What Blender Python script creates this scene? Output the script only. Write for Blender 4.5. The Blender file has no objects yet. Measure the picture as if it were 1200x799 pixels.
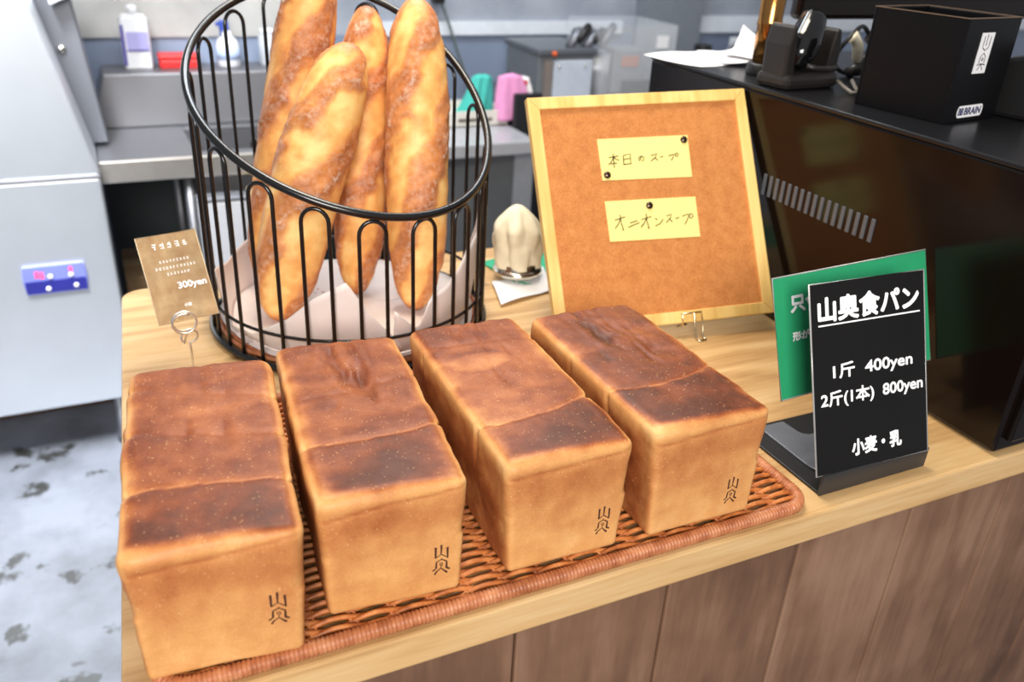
import bpy, math, random
import numpy as np
from mathutils import Vector, Matrix, noise

C = bpy.context.scene.collection
SC = bpy.context.scene
pi = math.pi

# ------------------------------------------------------------------ camera, world, lights, exposure
RIGHT = Vector((0.9063, -0.4197, 0.0494)); FWD = Vector((0.3950, 0.7991, -0.4531))
FWD.normalize(); RIGHT = (RIGHT - FWD * RIGHT.dot(FWD)).normalized(); UP = RIGHT.cross(FWD)
cam_data = bpy.data.cameras.new('camera'); cam = bpy.data.objects.new('camera', cam_data); C.objects.link(cam)
CAM = Vector((0.1390, -0.5425, 1.4394))
cam.matrix_world = Matrix(((RIGHT.x, UP.x, -FWD.x, CAM.x), (RIGHT.y, UP.y, -FWD.y, CAM.y), (RIGHT.z, UP.z, -FWD.z, CAM.z), (0, 0, 0, 1)))
cam_data.sensor_width = 36; cam_data.sensor_fit = 'HORIZONTAL'; cam_data.lens = 1001.02 / 1200 * 36
cam_data.clip_start = 0.02; cam_data.clip_end = 50
cam_data.dof.use_dof = True; cam_data.dof.focus_distance = 0.86; cam_data.dof.aperture_fstop = 5.0
SC.camera = cam

SC.view_settings.view_transform = 'Standard'; SC.view_settings.look = 'None'
SC.view_settings.exposure = 0.13; SC.view_settings.gamma = 1.0; SC.view_settings.use_curve_mapping = False
world = bpy.data.worlds.new('world'); SC.world = world; world.use_nodes = True
world.node_tree.nodes['Background'].inputs[0].default_value = (0.93, 0.95, 1.0, 1)
world.node_tree.nodes['Background'].inputs[1].default_value = 0.36

def area(name, loc, target, sx, sy, power, col=(1, 1, 1)):
    l = bpy.data.lights.new(name, 'AREA'); l.shape = 'RECTANGLE'; l.size = sx; l.size_y = sy; l.energy = power; l.color = col
    o = bpy.data.objects.new(name, l); C.objects.link(o); o.location = loc
    o.rotation_euler = (Vector(target) - Vector(loc)).to_track_quat('-Z', 'Y').to_euler(); return o
area('shop_window_light', (-0.55, -2.2, 2.30), (0.5, 0.15, 0.95), 1.2, 1.0, 88, (1.0, 0.96, 0.91))
area('counter_lamp_light', (0.62, 0.62, 2.4), (0.62, 0.5, 0.9), 0.5, 0.5, 16, (1.0, 0.90, 0.74))
area('kitchen_ceiling_light', (0.9, 1.45, 2.6), (0.8, 2.0, 0.6), 1.6, 0.4, 34, (0.90, 0.95, 1.0))
side = area('steel_fill_light', (-0.28, 0.80, 2.5), (-0.1, 1.75, 0.75), 0.28, 0.7, 19, (0.92, 0.96, 1.0))  # added fill lamp, no known fixture; brightens the steel machine
side.data.spread = math.radians(64)  # narrow beam keeps the added light off the counter

# ------------------------------------------------------------------ helpers
def srgb(r, g, b):
    f = lambda c: (c / 255 / 12.92) if c <= 10 else ((c / 255 + 0.055) / 1.055) ** 2.4
    return (f(r), f(g), f(b), 1)

def new_mat(name):
    m = bpy.data.materials.new(name); m.use_nodes = True
    nt = m.node_tree; return m, nt, nt.nodes['Principled BSDF']

def N(nt, kind, **kw):
    n = nt.nodes.new(kind)
    for k, v in kw.items(): setattr(n, k, v)
    return n

def noise_tex(nt, scale, detail=4, rough=0.55, vec=None, stretch=None, coords='Object'):
    t = N(nt, 'ShaderNodeTexNoise'); t.inputs['Scale'].default_value = scale
    t.inputs['Detail'].default_value = detail; t.inputs['Roughness'].default_value = rough
    if vec is None:
        vec = N(nt, 'ShaderNodeTexCoord').outputs[coords]
    if stretch:
        mp = N(nt, 'ShaderNodeMapping'); mp.inputs['Scale'].default_value = stretch
        nt.links.new(vec, mp.inputs['Vector']); vec = mp.outputs['Vector']
    nt.links.new(vec, t.inputs['Vector']); return t.outputs['Fac']

def ramp(nt, fac, stops):
    r = N(nt, 'ShaderNodeValToRGB'); e = r.color_ramp.elements
    while len(e) > 1: e.remove(e[-1])
    e[0].position, e[0].color = stops[0]
    for p, c in stops[1:]:
        k = e.new(p); k.color = c
    nt.links.new(fac, r.inputs['Fac']); return r.outputs['Color']

def bump(nt, b, h, strength, dist=0.001):
    n = N(nt, 'ShaderNodeBump'); n.inputs['Strength'].default_value = strength; n.inputs['Distance'].default_value = dist
    nt.links.new(h, n.inputs['Height']); nt.links.new(n.outputs['Normal'], b.inputs['Normal'])

def math_node(nt, op, a, b, c=None):
    n = N(nt, 'ShaderNodeMath', operation=op)
    for i, v in enumerate((a, b, c)):
        if v is None: continue
        if isinstance(v, (int, float)): n.inputs[i].default_value = v
        else: nt.links.new(v, n.inputs[i])
    return n.outputs[0]

def mix(nt, fac, a, b):
    n = N(nt, 'ShaderNodeMix', data_type='RGBA')
    for i, v in ((0, fac), (6, a), (7, b)):
        if isinstance(v, (int, float)): n.inputs[i].default_value = v
        elif isinstance(v, tuple): n.inputs[i].default_value = v
        else: nt.links.new(v, n.inputs[i])
    return n.outputs[2]

def plain(name, col, rough=0.5, metal=0.0, vary=0.06, scale=30, spec=0.5, bmp=0.0, trans=0.0, alpha=1.0, coat=0.0):
    m, nt, b = new_mat(name)
    f = noise_tex(nt, scale)
    lo = tuple(max(0, c * (1 - vary)) for c in col[:3]) + (1,); hi = tuple(min(1, c * (1 + vary)) for c in col[:3]) + (1,)
    nt.links.new(ramp(nt, f, [(0.3, lo), (0.7, hi)]), b.inputs['Base Color'])
    b.inputs['Roughness'].default_value = rough; b.inputs['Metallic'].default_value = metal
    b.inputs['Specular IOR Level'].default_value = spec
    b.inputs['Transmission Weight'].default_value = trans; b.inputs['Alpha'].default_value = alpha
    b.inputs['Coat Weight'].default_value = coat; b.inputs['Coat Roughness'].default_value = 0.05
    if bmp: bump(nt, b, f, bmp)
    return m

class MB:
    def __init__(s): s.v = []; s.f = []; s.sm = []
    def add(s, vs, fs, smooth=False):
        k = len(s.v); s.v += [tuple(v) for v in vs]; s.f += [tuple(i + k for i in f) for f in fs]; s.sm += [smooth] * len(fs); return s
    def box(s, x0, x1, y0, y1, z0, z1, M=None):
        vs = [Vector((x, y, z)) for z in (z0, z1) for y in (y0, y1) for x in (x0, x1)]
        if M is not None: vs = [M @ v for v in vs]
        return s.add(vs, [(0, 2, 3, 1), (4, 5, 7, 6), (0, 1, 5, 4), (2, 6, 7, 3), (0, 4, 6, 2), (1, 3, 7, 5)])
    def prism(s, poly, z0, z1, M=None):
        n = len(poly); vs = [Vector((x, y, z0)) for x, y in poly] + [Vector((x, y, z1)) for x, y in poly]
        if M is not None: vs = [M @ v for v in vs]
        return s.add(vs, [tuple(range(n - 1, -1, -1)), tuple(range(n, 2 * n))] + [(i, (i + 1) % n, n + (i + 1) % n, n + i) for i in range(n)])
    def tube(s, path, r, seg=8, closed=False, cap=True, flat=1.0, up=None):
        P = [Vector(p) for p in path]; n = len(P); R = r if hasattr(r, '__len__') else [r] * n
        vs = []; prev = None
        for i in range(n):
            if closed: t = P[(i + 1) % n] - P[i - 1]
            else: t = P[min(i + 1, n - 1)] - P[max(i - 1, 0)]
            t.normalize()
            if up is not None: a = Vector(up)
            elif prev is None: a = Vector((0, 0, 1)) if abs(t.z) < 0.9 else Vector((1, 0, 0))
            else: a = prev
            a = (a - t * a.dot(t)).normalized(); prev = a; b = t.cross(a)
            for k in range(seg):
                th = 2 * pi * k / seg; vs.append(P[i] + a * (R[i] * flat * math.sin(th)) + b * (R[i] * math.cos(th)))
        fs = []
        for i in range(n if closed else n - 1):
            j = (i + 1) % n
            for k in range(seg):
                l = (k + 1) % seg; fs.append((i * seg + k, i * seg + l, j * seg + l, j * seg + k))
        if cap and not closed:
            fs += [tuple(range(seg - 1, -1, -1)), tuple((n - 1) * seg + k for k in range(seg))]
        return s.add(vs, fs, True)
    def lathe(s, prof, cx=0, cy=0, seg=32, M=None):
        vs = []; n = len(prof)
        for r, z in prof:
            for k in range(seg):
                th = 2 * pi * k / seg; vs.append(Vector((cx + r * math.cos(th), cy + r * math.sin(th), z)))
        if M is not None: vs = [M @ v for v in vs]
        fs = [(i * seg + k, i * seg + (k + 1) % seg, (i + 1) * seg + (k + 1) % seg, (i + 1) * seg + k) for i in range(n - 1) for k in range(seg)]
        fs += [tuple(range(seg - 1, -1, -1)), tuple((n - 1) * seg + k for k in range(seg))]
        return s.add(vs, fs, True)
    def sheet(s, grid, th=0.0):
        r = len(grid); c = len(grid[0]); vs = [p for row in grid for p in row]
        return s.add(vs, [(i * c + j, i * c + j + 1, (i + 1) * c + j + 1, (i + 1) * c + j) for i in range(r - 1) for j in range(c - 1)], True)
    def build(s, name, m, parent=None, bevel=0.0, solid=0.0, loc=None, flat=False, segs=2):
        me = bpy.data.meshes.new(name); me.from_pydata(s.v, [], s.f)
        me.polygons.foreach_set('use_smooth', [False if flat else x for x in s.sm]); me.update()
        me.materials.append(m)
        o = bpy.data.objects.new(name, me); C.objects.link(o)
        if parent is not None: o.parent = parent
        if loc: o.location = loc
        if solid:
            md = o.modifiers.new('thickness', 'SOLIDIFY'); md.thickness = solid; md.offset = 0
        if bevel:
            md = o.modifiers.new('bevel', 'BEVEL'); md.width = bevel; md.segments = segs; md.limit_method = 'ANGLE'
        return o

def tag(o, label, cat, group=None):
    o['label'] = label; o['category'] = cat
    if group: o['group'] = group
    return o

def thing(name, label, cat, loc=(0, 0, 0), rz=0, group=None, M=None):
    o = bpy.data.objects.new(name, None); C.objects.link(o); o.empty_display_size = 0.02
    if M is not None: o.matrix_world = M
    else: o.location = loc; o.rotation_euler = (0, 0, rz)
    return tag(o, label, cat, group)

def struct(o): o['kind'] = 'structure'; return o

def frame_matrix(P0, yaw, tilt, roll=0):
    u = Vector((math.cos(yaw), math.sin(yaw), 0)); n0 = Vector((-math.sin(yaw), math.cos(yaw), 0))
    v = Vector((0, 0, 1)) * math.cos(tilt) + n0 * math.sin(tilt)
    uu = u * math.cos(roll) + v * math.sin(roll); vv = v * math.cos(roll) - u * math.sin(roll)
    nb = vv.cross(uu)
    return Matrix(((uu.x, nb.x, vv.x, P0[0]), (uu.y, nb.y, vv.y, P0[1]), (uu.z, nb.z, vv.z, P0[2]), (0, 0, 0, 1)))

def lettering(name, body, rect, m, parent, y=-0.0004, bold=0.0, ital=0.0, spacing=1.0):
    """text stood up in the parent's XZ plane, fitted to rect = (x0, z0, x1, z1)"""
    c = bpy.data.curves.new(name, 'FONT'); c.body = body; c.extrude = 0.004; c.resolution_u = 4; c.space_character = spacing; c.shear = ital
    t = bpy.data.objects.new(name, c); C.objects.link(t)
    dg = bpy.context.evaluated_depsgraph_get(); dg.update()
    me = bpy.data.meshes.new_from_object(t.evaluated_get(dg)); bpy.data.objects.remove(t)
    n = len(me.vertices); co = np.empty(n * 3); me.vertices.foreach_get('co', co); co = co.reshape(-1, 3)
    lo, hi = co.min(0), co.max(0); x0, z0, x1, z1 = rect
    out = np.empty_like(co)
    out[:, 0] = x0 + (co[:, 0] - lo[0]) / (hi[0] - lo[0]) * (x1 - x0)
    out[:, 2] = z0 + (co[:, 1] - lo[1]) / (hi[1] - lo[1]) * (z1 - z0)
    out[:, 1] = y - co[:, 2] * 0.02
    fs = [tuple(p.vertices) for p in me.polygons]; bpy.data.meshes.remove(me)
    mb = MB(); d = bold * (z1 - z0)
    for k in range(9 if bold else 1):
        a_ = k * pi / 4; dx, dz = ((d * math.cos(a_), d * math.sin(a_)) if k < 8 else (0, 0)) if bold else (0, 0)
        mb.add([(p[0] + dx, p[1] - 0.00001 * k, p[2] + dz) for p in out], fs)
    me = bpy.data.meshes.new(name); me.from_pydata(mb.v, [], mb.f); me.update()
    me.materials.clear(); me.materials.append(m)
    o = bpy.data.objects.new(name, me); C.objects.link(o); o.parent = parent
    return o

def smooth(a, b, x):
    t = np.clip((x - a) / (b - a), 0, 1); return t * t * (3 - 2 * t)

def attr(me, name, vals):
    a = me.attributes.new(name, 'FLOAT', 'POINT'); a.data.foreach_set('value', np.asarray(vals, dtype=np.float32))

# ------------------------------------------------------------------ materials
def wood_mat(name, dark, mid, light, axis, rough=0.45, ring=9.0, knots=True):
    m, nt, b = new_mat(name)
    st = [1.0, 1.0, 1.0]; st['xyz'.index(axis)] = 0.07
    st2 = [1.0, 1.0, 1.0]; st2['xyz'.index(axis)] = 0.16
    f1 = noise_tex(nt, ring, 3, 0.5, stretch=tuple(st2)); f2 = noise_tex(nt, 160, 5, 0.6, stretch=tuple(st))
    w = math_node(nt, 'SINE', math_node(nt, 'MULTIPLY', f1, 34.0), 0.0)
    w = math_node(nt, 'MULTIPLY_ADD', w, 0.16, 0.42)
    w = math_node(nt, 'ADD', w, math_node(nt, 'MULTIPLY', math_node(nt, 'SUBTRACT', f2, 0.5), 0.7))
    col = ramp(nt, w, [(0.1, dark), (0.48, mid), (0.85, light)])
    if knots:
        v = N(nt, 'ShaderNodeTexVoronoi'); v.inputs['Scale'].default_value = 5.0
        mp = N(nt, 'ShaderNodeMapping'); sk = [1.6, 1.6, 1.6]; sk['xyz'.index(axis)] = 0.8; mp.inputs['Scale'].default_value = sk
        nt.links.new(N(nt, 'ShaderNodeTexCoord').outputs['Object'], mp.inputs['Vector']); nt.links.new(mp.outputs['Vector'], v.inputs['Vector'])
        k = ramp(nt, v.outputs['Distance'], [(0.03, (1, 1, 1, 1)), (0.09, (0, 0, 0, 1))])
        col = mix(nt, k, col, tuple(c * 0.55 for c in dark[:3]) + (1,))
    nt.links.new(col, b.inputs['Base Color']); b.inputs['Roughness'].default_value = rough
    bump(nt, b, f2, 0.12, 0.0006)
    return m

M_pine = wood_mat('pine_top', srgb(172, 128, 78), srgb(208, 168, 114), srgb(224, 192, 144), 'x', 0.42)
M_frame = wood_mat('pine_frame', srgb(218, 172, 92), srgb(238, 200, 122), srgb(246, 216, 146), 'z', 0.45, ring=14, knots=False)
M_black = plain('black_enamel', srgb(16, 15, 15), 0.22, spec=0.6)
M_blackmat = plain('black_plastic', srgb(24, 23, 23), 0.45)
M_gloss = plain('black_gloss', srgb(18, 11, 8), 0.15, spec=0.32, vary=0.1, scale=8)
M_chrome = plain('bright_wire', (0.72, 0.68, 0.6, 1), 0.2, metal=1.0)
M_white = plain('white_plastic', srgb(225, 226, 230), 0.4)
M_paper = plain('white_paper', srgb(240, 239, 240), 0.7, vary=0.02)
M_ink = plain('ink', srgb(40, 24, 14), 0.8, spec=0.1)
M_letter = plain('white_print', srgb(250, 250, 250), 0.6, vary=0.0)
M_brand = plain('burnt_mark', srgb(62, 28, 10), 0.8)
M_blue = plain('blue_print', srgb(52, 78, 160), 0.4)
M_note = plain('yellow_note', srgb(244, 228, 140), 0.7, vary=0.02)

def steel_mat(name, col, rough, axis=2, aniso=0.0):
    m, nt, b = new_mat(name); st = [90.0, 90.0, 90.0]; st[axis] = 1.2
    f = noise_tex(nt, 2.2, 4, 0.6, stretch=tuple(st)); g = noise_tex(nt, 5, 3, 0.5)
    nt.links.new(ramp(nt, g, [(0.3, tuple(c * 0.93 for c in col[:3]) + (1,)), (0.7, col)]), b.inputs['Base Color'])
    b.inputs['Metallic'].default_value = 0.8
    r = math_node(nt, 'MULTIPLY_ADD', f, 0.12, rough); nt.links.new(r, b.inputs['Roughness'])
    if aniso:
        b.inputs['Anisotropic'].default_value = aniso
        t = N(nt, 'ShaderNodeTangent', direction_type='RADIAL', axis='Z'); nt.links.new(t.outputs[0], b.inputs['Tangent'])
    return m
M_steel = steel_mat('brushed_steel', (0.86, 0.90, 0.95, 1), 0.38, 0, 0.75)
M_sink = steel_mat('sink_steel', (0.21, 0.21, 0.225, 1), 0.36, 0)
M_darksteel = steel_mat('dark_steel', (0.24, 0.25, 0.28, 1), 0.42)

# floor : worn pale concrete paint with dark stains
m, nt, b = new_mat('worn_floor')
f1 = noise_tex(nt, 4.5, 6, 0.62); f2 = noise_tex(nt, 7.5, 7, 0.6)
base = ramp(nt, f1, [(0.3, srgb(98, 101, 108)), (0.6, srgb(128, 132, 142))])
stain = ramp(nt, f2, [(0.585, (0, 0, 0, 1)), (0.63, (1, 1, 1, 1))])
nt.links.new(mix(nt, stain, base, srgb(52, 52, 50)), b.inputs['Base Color']); b.inputs['Roughness'].default_value = 0.42
bump(nt, b, f2, 0.1, 0.002); M_floor = m

# brown stained planks
m, nt, b = new_mat('stained_planks')
tc = N(nt, 'ShaderNodeTexCoord'); sp = N(nt, 'ShaderNodeSeparateXYZ'); nt.links.new(tc.outputs['Object'], sp.inputs[0])
idx = math_node(nt, 'FLOOR', math_node(nt, 'DIVIDE', math_node(nt, 'SUBTRACT', sp.outputs['X'], 0.419), 0.1728), 0)
wn = N(nt, 'ShaderNodeTexWhiteNoise', noise_dimensions='1D'); nt.links.new(idx, wn.inputs['W'])
cmb = N(nt, 'ShaderNodeCombineXYZ'); nt.links.new(math_node(nt, 'MULTIPLY', wn.outputs['Value'], 7.0), cmb.inputs['Z'])
va = N(nt, 'ShaderNodeVectorMath', operation='ADD'); nt.links.new(tc.outputs['Object'], va.inputs[0]); nt.links.new(cmb.outputs[0], va.inputs[1])
f1 = noise_tex(nt, 10, 4, 0.55, vec=va.outputs[0], stretch=(1, 1, 0.22)); f2 = noise_tex(nt, 130, 5, 0.6, vec=va.outputs[0], stretch=(1, 1, 0.05))
w = math_node(nt, 'MULTIPLY_ADD', math_node(nt, 'SINE', math_node(nt, 'MULTIPLY', f1, 26.0), 0), 0.10, 0.5)
w = math_node(nt, 'ADD', w, math_node(nt, 'MULTIPLY', math_node(nt, 'SUBTRACT', f2, 0.5), 0.28))
w = math_node(nt, 'ADD', w, math_node(nt, 'MULTIPLY', math_node(nt, 'SUBTRACT', wn.outputs['Value'], 0.5), 0.18))
w = math_node(nt, 'ADD', w, math_node(nt, 'MULTIPLY', math_node(nt, 'SUBTRACT', noise_tex(nt, 5.0, 4), 0.5), 0.9))
nt.links.new(ramp(nt, w, [(0.15, srgb(86, 59, 44)), (0.5, srgb(124, 91, 69)), (0.9, srgb(158, 124, 101))]), b.inputs['Base Color'])
b.inputs['Roughness'].default_value = 0.5; bump(nt, b, f2, 0.15, 0.0008); M_planks = m

# cork
m, nt, b = new_mat('cork'); f = noise_tex(nt, 420, 4, 0.7); g = noise_tex(nt, 60, 4, 0.6)
w = math_node(nt, 'ADD', math_node(nt, 'MULTIPLY', f, 0.6), math_node(nt, 'MULTIPLY', g, 0.4))
nt.links.new(ramp(nt, w, [(0.3, srgb(166, 98, 46)), (0.5, srgb(196, 125, 64)), (0.72, srgb(214, 148, 86))]), b.inputs['Base Color'])
b.inputs['Roughness'].default_value = 0.85; bump(nt, b, f, 0.3, 0.001); M_cork = m

# wicker
def wicker(name, a, c, d, sc=60):
    m, nt, b = new_mat(name); f = noise_tex(nt, sc, 4, 0.6)
    nt.links.new(ramp(nt, f, [(0.3, a), (0.5, c), (0.72, d)]), b.inputs['Base Color']); b.inputs['Roughness'].default_value = 0.42
    b.inputs['Specular IOR Level'].default_value = 0.45; return m
M_wick = wicker('rattan_weave', srgb(142, 74, 32), srgb(186, 108, 52), srgb(216, 146, 84))
M_rim = wicker('rattan_rim', srgb(150, 84, 48), srgb(182, 112, 72), srgb(204, 140, 98))

# bread crust, driven by how far each point is baked
def crust_mat(name, stops, flour=False, blot=0.34):
    m, nt, b = new_mat(name)
    at = N(nt, 'ShaderNodeAttribute', attribute_name='bake')
    n1 = noise_tex(nt, 45, 5, 0.6); n2 = noise_tex(nt, 520, 3, 0.6)
    w = math_node(nt, 'ADD', at.outputs['Fac'], math_node(nt, 'MULTIPLY', math_node(nt, 'SUBTRACT', n1, 0.5), blot))
    w = math_node(nt, 'ADD', w, math_node(nt, 'MULTIPLY', math_node(nt, 'SUBTRACT', n2, 0.5), 0.22))
    col = ramp(nt, w, stops)
    v = N(nt, 'ShaderNodeTexVoronoi'); v.inputs['Scale'].default_value = 260
    nt.links.new(N(nt, 'ShaderNodeTexCoord').outputs['Object'], v.inputs['Vector'])
    sparse = ramp(nt, noise_tex(nt, 120, 2), [(0.46, (0, 0, 0, 1)), (0.6, (1, 1, 1, 1))])
    spk = math_node(nt, 'MULTIPLY', ramp(nt, v.outputs['Distance'], [(0.1, (1, 1, 1, 1)), (0.26, (0, 0, 0, 1))]), sparse)
    col = mix(nt, math_node(nt, 'MULTIPLY', spk, 0.45), col, srgb(238, 190, 132))
    if flour:
        fl = N(nt, 'ShaderNodeAttribute', attribute_name='flour')
        k = math_node(nt, 'MULTIPLY', fl.outputs['Fac'], ramp(nt, noise_tex(nt, 150, 4, 0.7), [(0.42, (0, 0, 0, 1)), (0.66, (1, 1, 1, 1))]))
        col = mix(nt, k, col, srgb(240, 222, 202))
    nt.links.new(col, b.inputs['Base Color']); b.inputs['Roughness'].default_value = 0.5
    b.inputs['Specular IOR Level'].default_value = 0.35
    h = math_node(nt, 'ADD', math_node(nt, 'MULTIPLY', n1, 0.7), math_node(nt, 'MULTIPLY', n2, 0.3))
    h = math_node(nt, 'ADD', h, math_node(nt, 'MULTIPLY', spk, 0.25))
    bump(nt, b, h, 0.5, 0.0014); return m
M_crust = crust_mat('loaf_crust', [(0.0, srgb(232, 182, 120)), (0.2, srgb(216, 156, 94)), (0.4, srgb(192, 126, 72)),
                                   (0.6, srgb(162, 92, 48)), (0.80, srgb(126, 62, 29)), (1.0, srgb(86, 41, 19))])
M_bag = crust_mat('baguette_crust', [(0.0, srgb(248, 206, 132)), (0.25, srgb(234, 170, 94)), (0.5, srgb(208, 132, 70)),
                                     (0.75, srgb(174, 100, 50)), (1.0, srgb(134, 72, 36))], flour=True, blot=0.22)

# ------------------------------------------------------------------ setting
ZT = 0.90                                            # counter top height
struct(MB().box(-3.5, 5.5, -3, 2.6, -0.1, 0).build('floor', M_floor))
m, nt, b = new_mat('kitchen_wall')
tc = N(nt, 'ShaderNodeTexCoord'); sp = N(nt, 'ShaderNodeSeparateXYZ'); nt.links.new(tc.outputs['Object'], sp.inputs[0])
low = ramp(nt, noise_tex(nt, 3, 4), [(0.3, srgb(116, 128, 150)), (0.7, srgb(138, 150, 172))])
high = ramp(nt, noise_tex(nt, 7, 5), [(0.3, srgb(138, 145, 158)), (0.7, srgb(164, 170, 180))])
k = math_node(nt, 'GREATER_THAN', sp.outputs['Z'], 1.03)
nt.links.new(mix(nt, k, low, high), b.inputs['Base Color']); b.inputs['Roughness'].default_value = 0.4; M_wall = m
struct(MB().box(-3.5, 5.5, 2.4, 2.5, 0, 2.8).build('wall_back', M_wall))
struct(MB().box(0.95, 1.98, 2.385, 2.4, 1.028, 1.072).box(2.32, 5.4, 2.385, 2.4, 1.028, 1.090).build('trim_1', plain('pale_trim', srgb(216, 222, 230), 0.35)))
struct(MB().box(2.04, 2.30, 2.33, 2.4, 0, 2.8).build('trim_2', plain('grey_pillar', srgb(122, 128, 136), 0.5)))
struct(MB().box(-0.5, 0.86, 2.392, 2.4, 1.03, 2.3).build('trim_3', plain('pale_splash_panel', srgb(172, 171, 168), 0.35, vary=0.2, scale=5)))

# ------------------------------------------------------------------ counter
ct = thing('counter', 'long pine-topped shop counter with brown plank front carrying the bread', 'counter', (0, 0, 0))
poly = [(0.085, -0.049), (2.0, -0.049), (2.0, 0.752), (0.155, 0.752)]
for a in np.linspace(0, pi / 2, 7)[1:]:
    poly.append((0.155 - 0.031 * math.sin(a), 0.721 + 0.031 * math.cos(a)))
MB().prism(poly, ZT - 0.037, ZT).build('counter_top', M_pine, ct, bevel=0.003)
pk = MB()
for i in range(-2, 9):
    x0 = max(0.135, 0.419 + 0.1728 * i); x1 = min(1.95, 0.419 + 0.1728 * (i + 1))
    if x1 > x0 + 0.01: pk.box(x0 + 0.0012, x1 - 0.0012, -0.0189, 0.0, 0.0, ZT - 0.037)
pk.build('plank_front', M_planks, ct, bevel=0.0025)
MB().box(0.137, 1.948, 0.0, 0.012, 0, ZT - 0.037).box(0.137, 0.155, 0.012, 0.73, 0, ZT - 0.037).box(1.93, 1.948, 0.012, 0.73, 0, ZT - 0.037).build('carcass', plain('dark_carcass', srgb(52, 38, 28), 0.7), ct)

# ------------------------------------------------------------------ wicker tray
TX0, TX1, TY0, TY1 = 0.114, 0.737, -0.0455, 0.352
tr = thing('wicker_tray', 'flat brown woven wicker tray with wrapped rim under the four loaves', 'tray', (0, 0, ZT))
wv = MB(); zc = 0.0072; px = 0.0335
ns = 0
yy = TY0 + 0.012
rnd = random.Random(4)
while yy < TY1 - 0.01:
    ph = pi if ns % 2 else 0.0
    path = []
    n = 150
    for i in range(n):
        x = TX0 + 0.006 + (TX1 - TX0 - 0.012) * i / (n - 1)
        path.append((x, yy + 0.0011 * math.sin(pi * x / px + ph + 1.2) + 0.0005 * math.sin(x * 37 + ns), zc + 0.0026 * math.sin(pi * x / px + ph)))
    wv.tube(path, 0.0024, 7, cap=True)
    ns += 1; yy += 0.0054 + rnd.uniform(-0.0002, 0.0002)
x = TX0 + px / 2
while x < TX1 - 0.008:
    for dx in (-0.0022, 0.0022):
        wv.tube([(x + dx, TY0 + 0.006, zc - 0.0), (x + dx, TY1 - 0.006, zc)], 0.0017, 6)
    x += px
wv.build('woven_base', M_wick, tr)
def round_rect(x0, x1, y0, y1, r, step):
    pts = []
    for cx, cy, a0 in ((x1 - r, y0 + r, -pi / 2), (x1 - r, y1 - r, 0), (x0 + r, y1 - r, pi / 2), (x0 + r, y0 + r, pi)):
        for k in range(9): pts.append(Vector((cx + r * math.cos(a0 + k / 8 * pi / 2), cy + r * math.sin(a0 + k / 8 * pi / 2), 0)))
    pts.append(pts[0]); out = []; acc = 0.0
    for a, b_ in zip(pts[:-1], pts[1:]):
        L = (b_ - a).length
        while acc < L: out.append(a + (b_ - a) * (acc / L)); acc += step
        acc -= L
    return out
rp = round_rect(TX0, TX1, TY0 + 0.006, TY1, 0.024, 0.0008)
wrap = [0.0054 + 0.0017 * abs(math.sin(pi * i / 4.5)) ** 0.6 for i in range(len(rp))]
MB().tube([(p.x, p.y, 0.0074) for p in rp], wrap, 10, closed=True, up=(0, 0, 1)).build('wrapped_rim', M_rim, tr)

# ------------------------------------------------------------------ bread loaves
LW, LL, LH, ZL = 0.1200, 0.2674, 0.1207, ZT + 0.0122
def grid_box(nx, ny, nz):
    vid = {}; V = []; F = []
    def v(i, j, k):
        if (i, j, k) not in vid: vid[(i, j, k)] = len(V); V.append((i / nx, j / ny, k / nz))
        return vid[(i, j, k)]
    for i in range(nx):
        for j in range(ny):
            F.append((v(i, j, 0), v(i, j + 1, 0), v(i + 1, j + 1, 0), v(i + 1, j, 0))); F.append((v(i, j, nz), v(i + 1, j, nz), v(i + 1, j + 1, nz), v(i, j + 1, nz)))
    for i in range(nx):
        for k in range(nz):
            F.append((v(i, 0, k), v(i + 1, 0, k), v(i + 1, 0, k + 1), v(i, 0, k + 1))); F.append((v(i, ny, k), v(i, ny, k + 1), v(i + 1, ny, k + 1), v(i + 1, ny, k)))
    for j in range(ny):
        for k in range(nz):
            F.append((v(0, j, k), v(0, j, k + 1), v(0, j + 1, k + 1), v(0, j + 1, k))); F.append((v(nx, j, k), v(nx, j + 1, k), v(nx, j + 1, k + 1), v(nx, j, k + 1)))
    return np.array(V), F
GV, GF = grid_box(52, 112, 52)
def fbm(P, sc, seed, octv=4):
    off = Vector((seed * 3.1, seed * 7.7, seed * 1.3))
    return np.array([noise.fractal(Vector(p) * sc + off, 1.0, 2.0, octv) for p in P])

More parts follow.
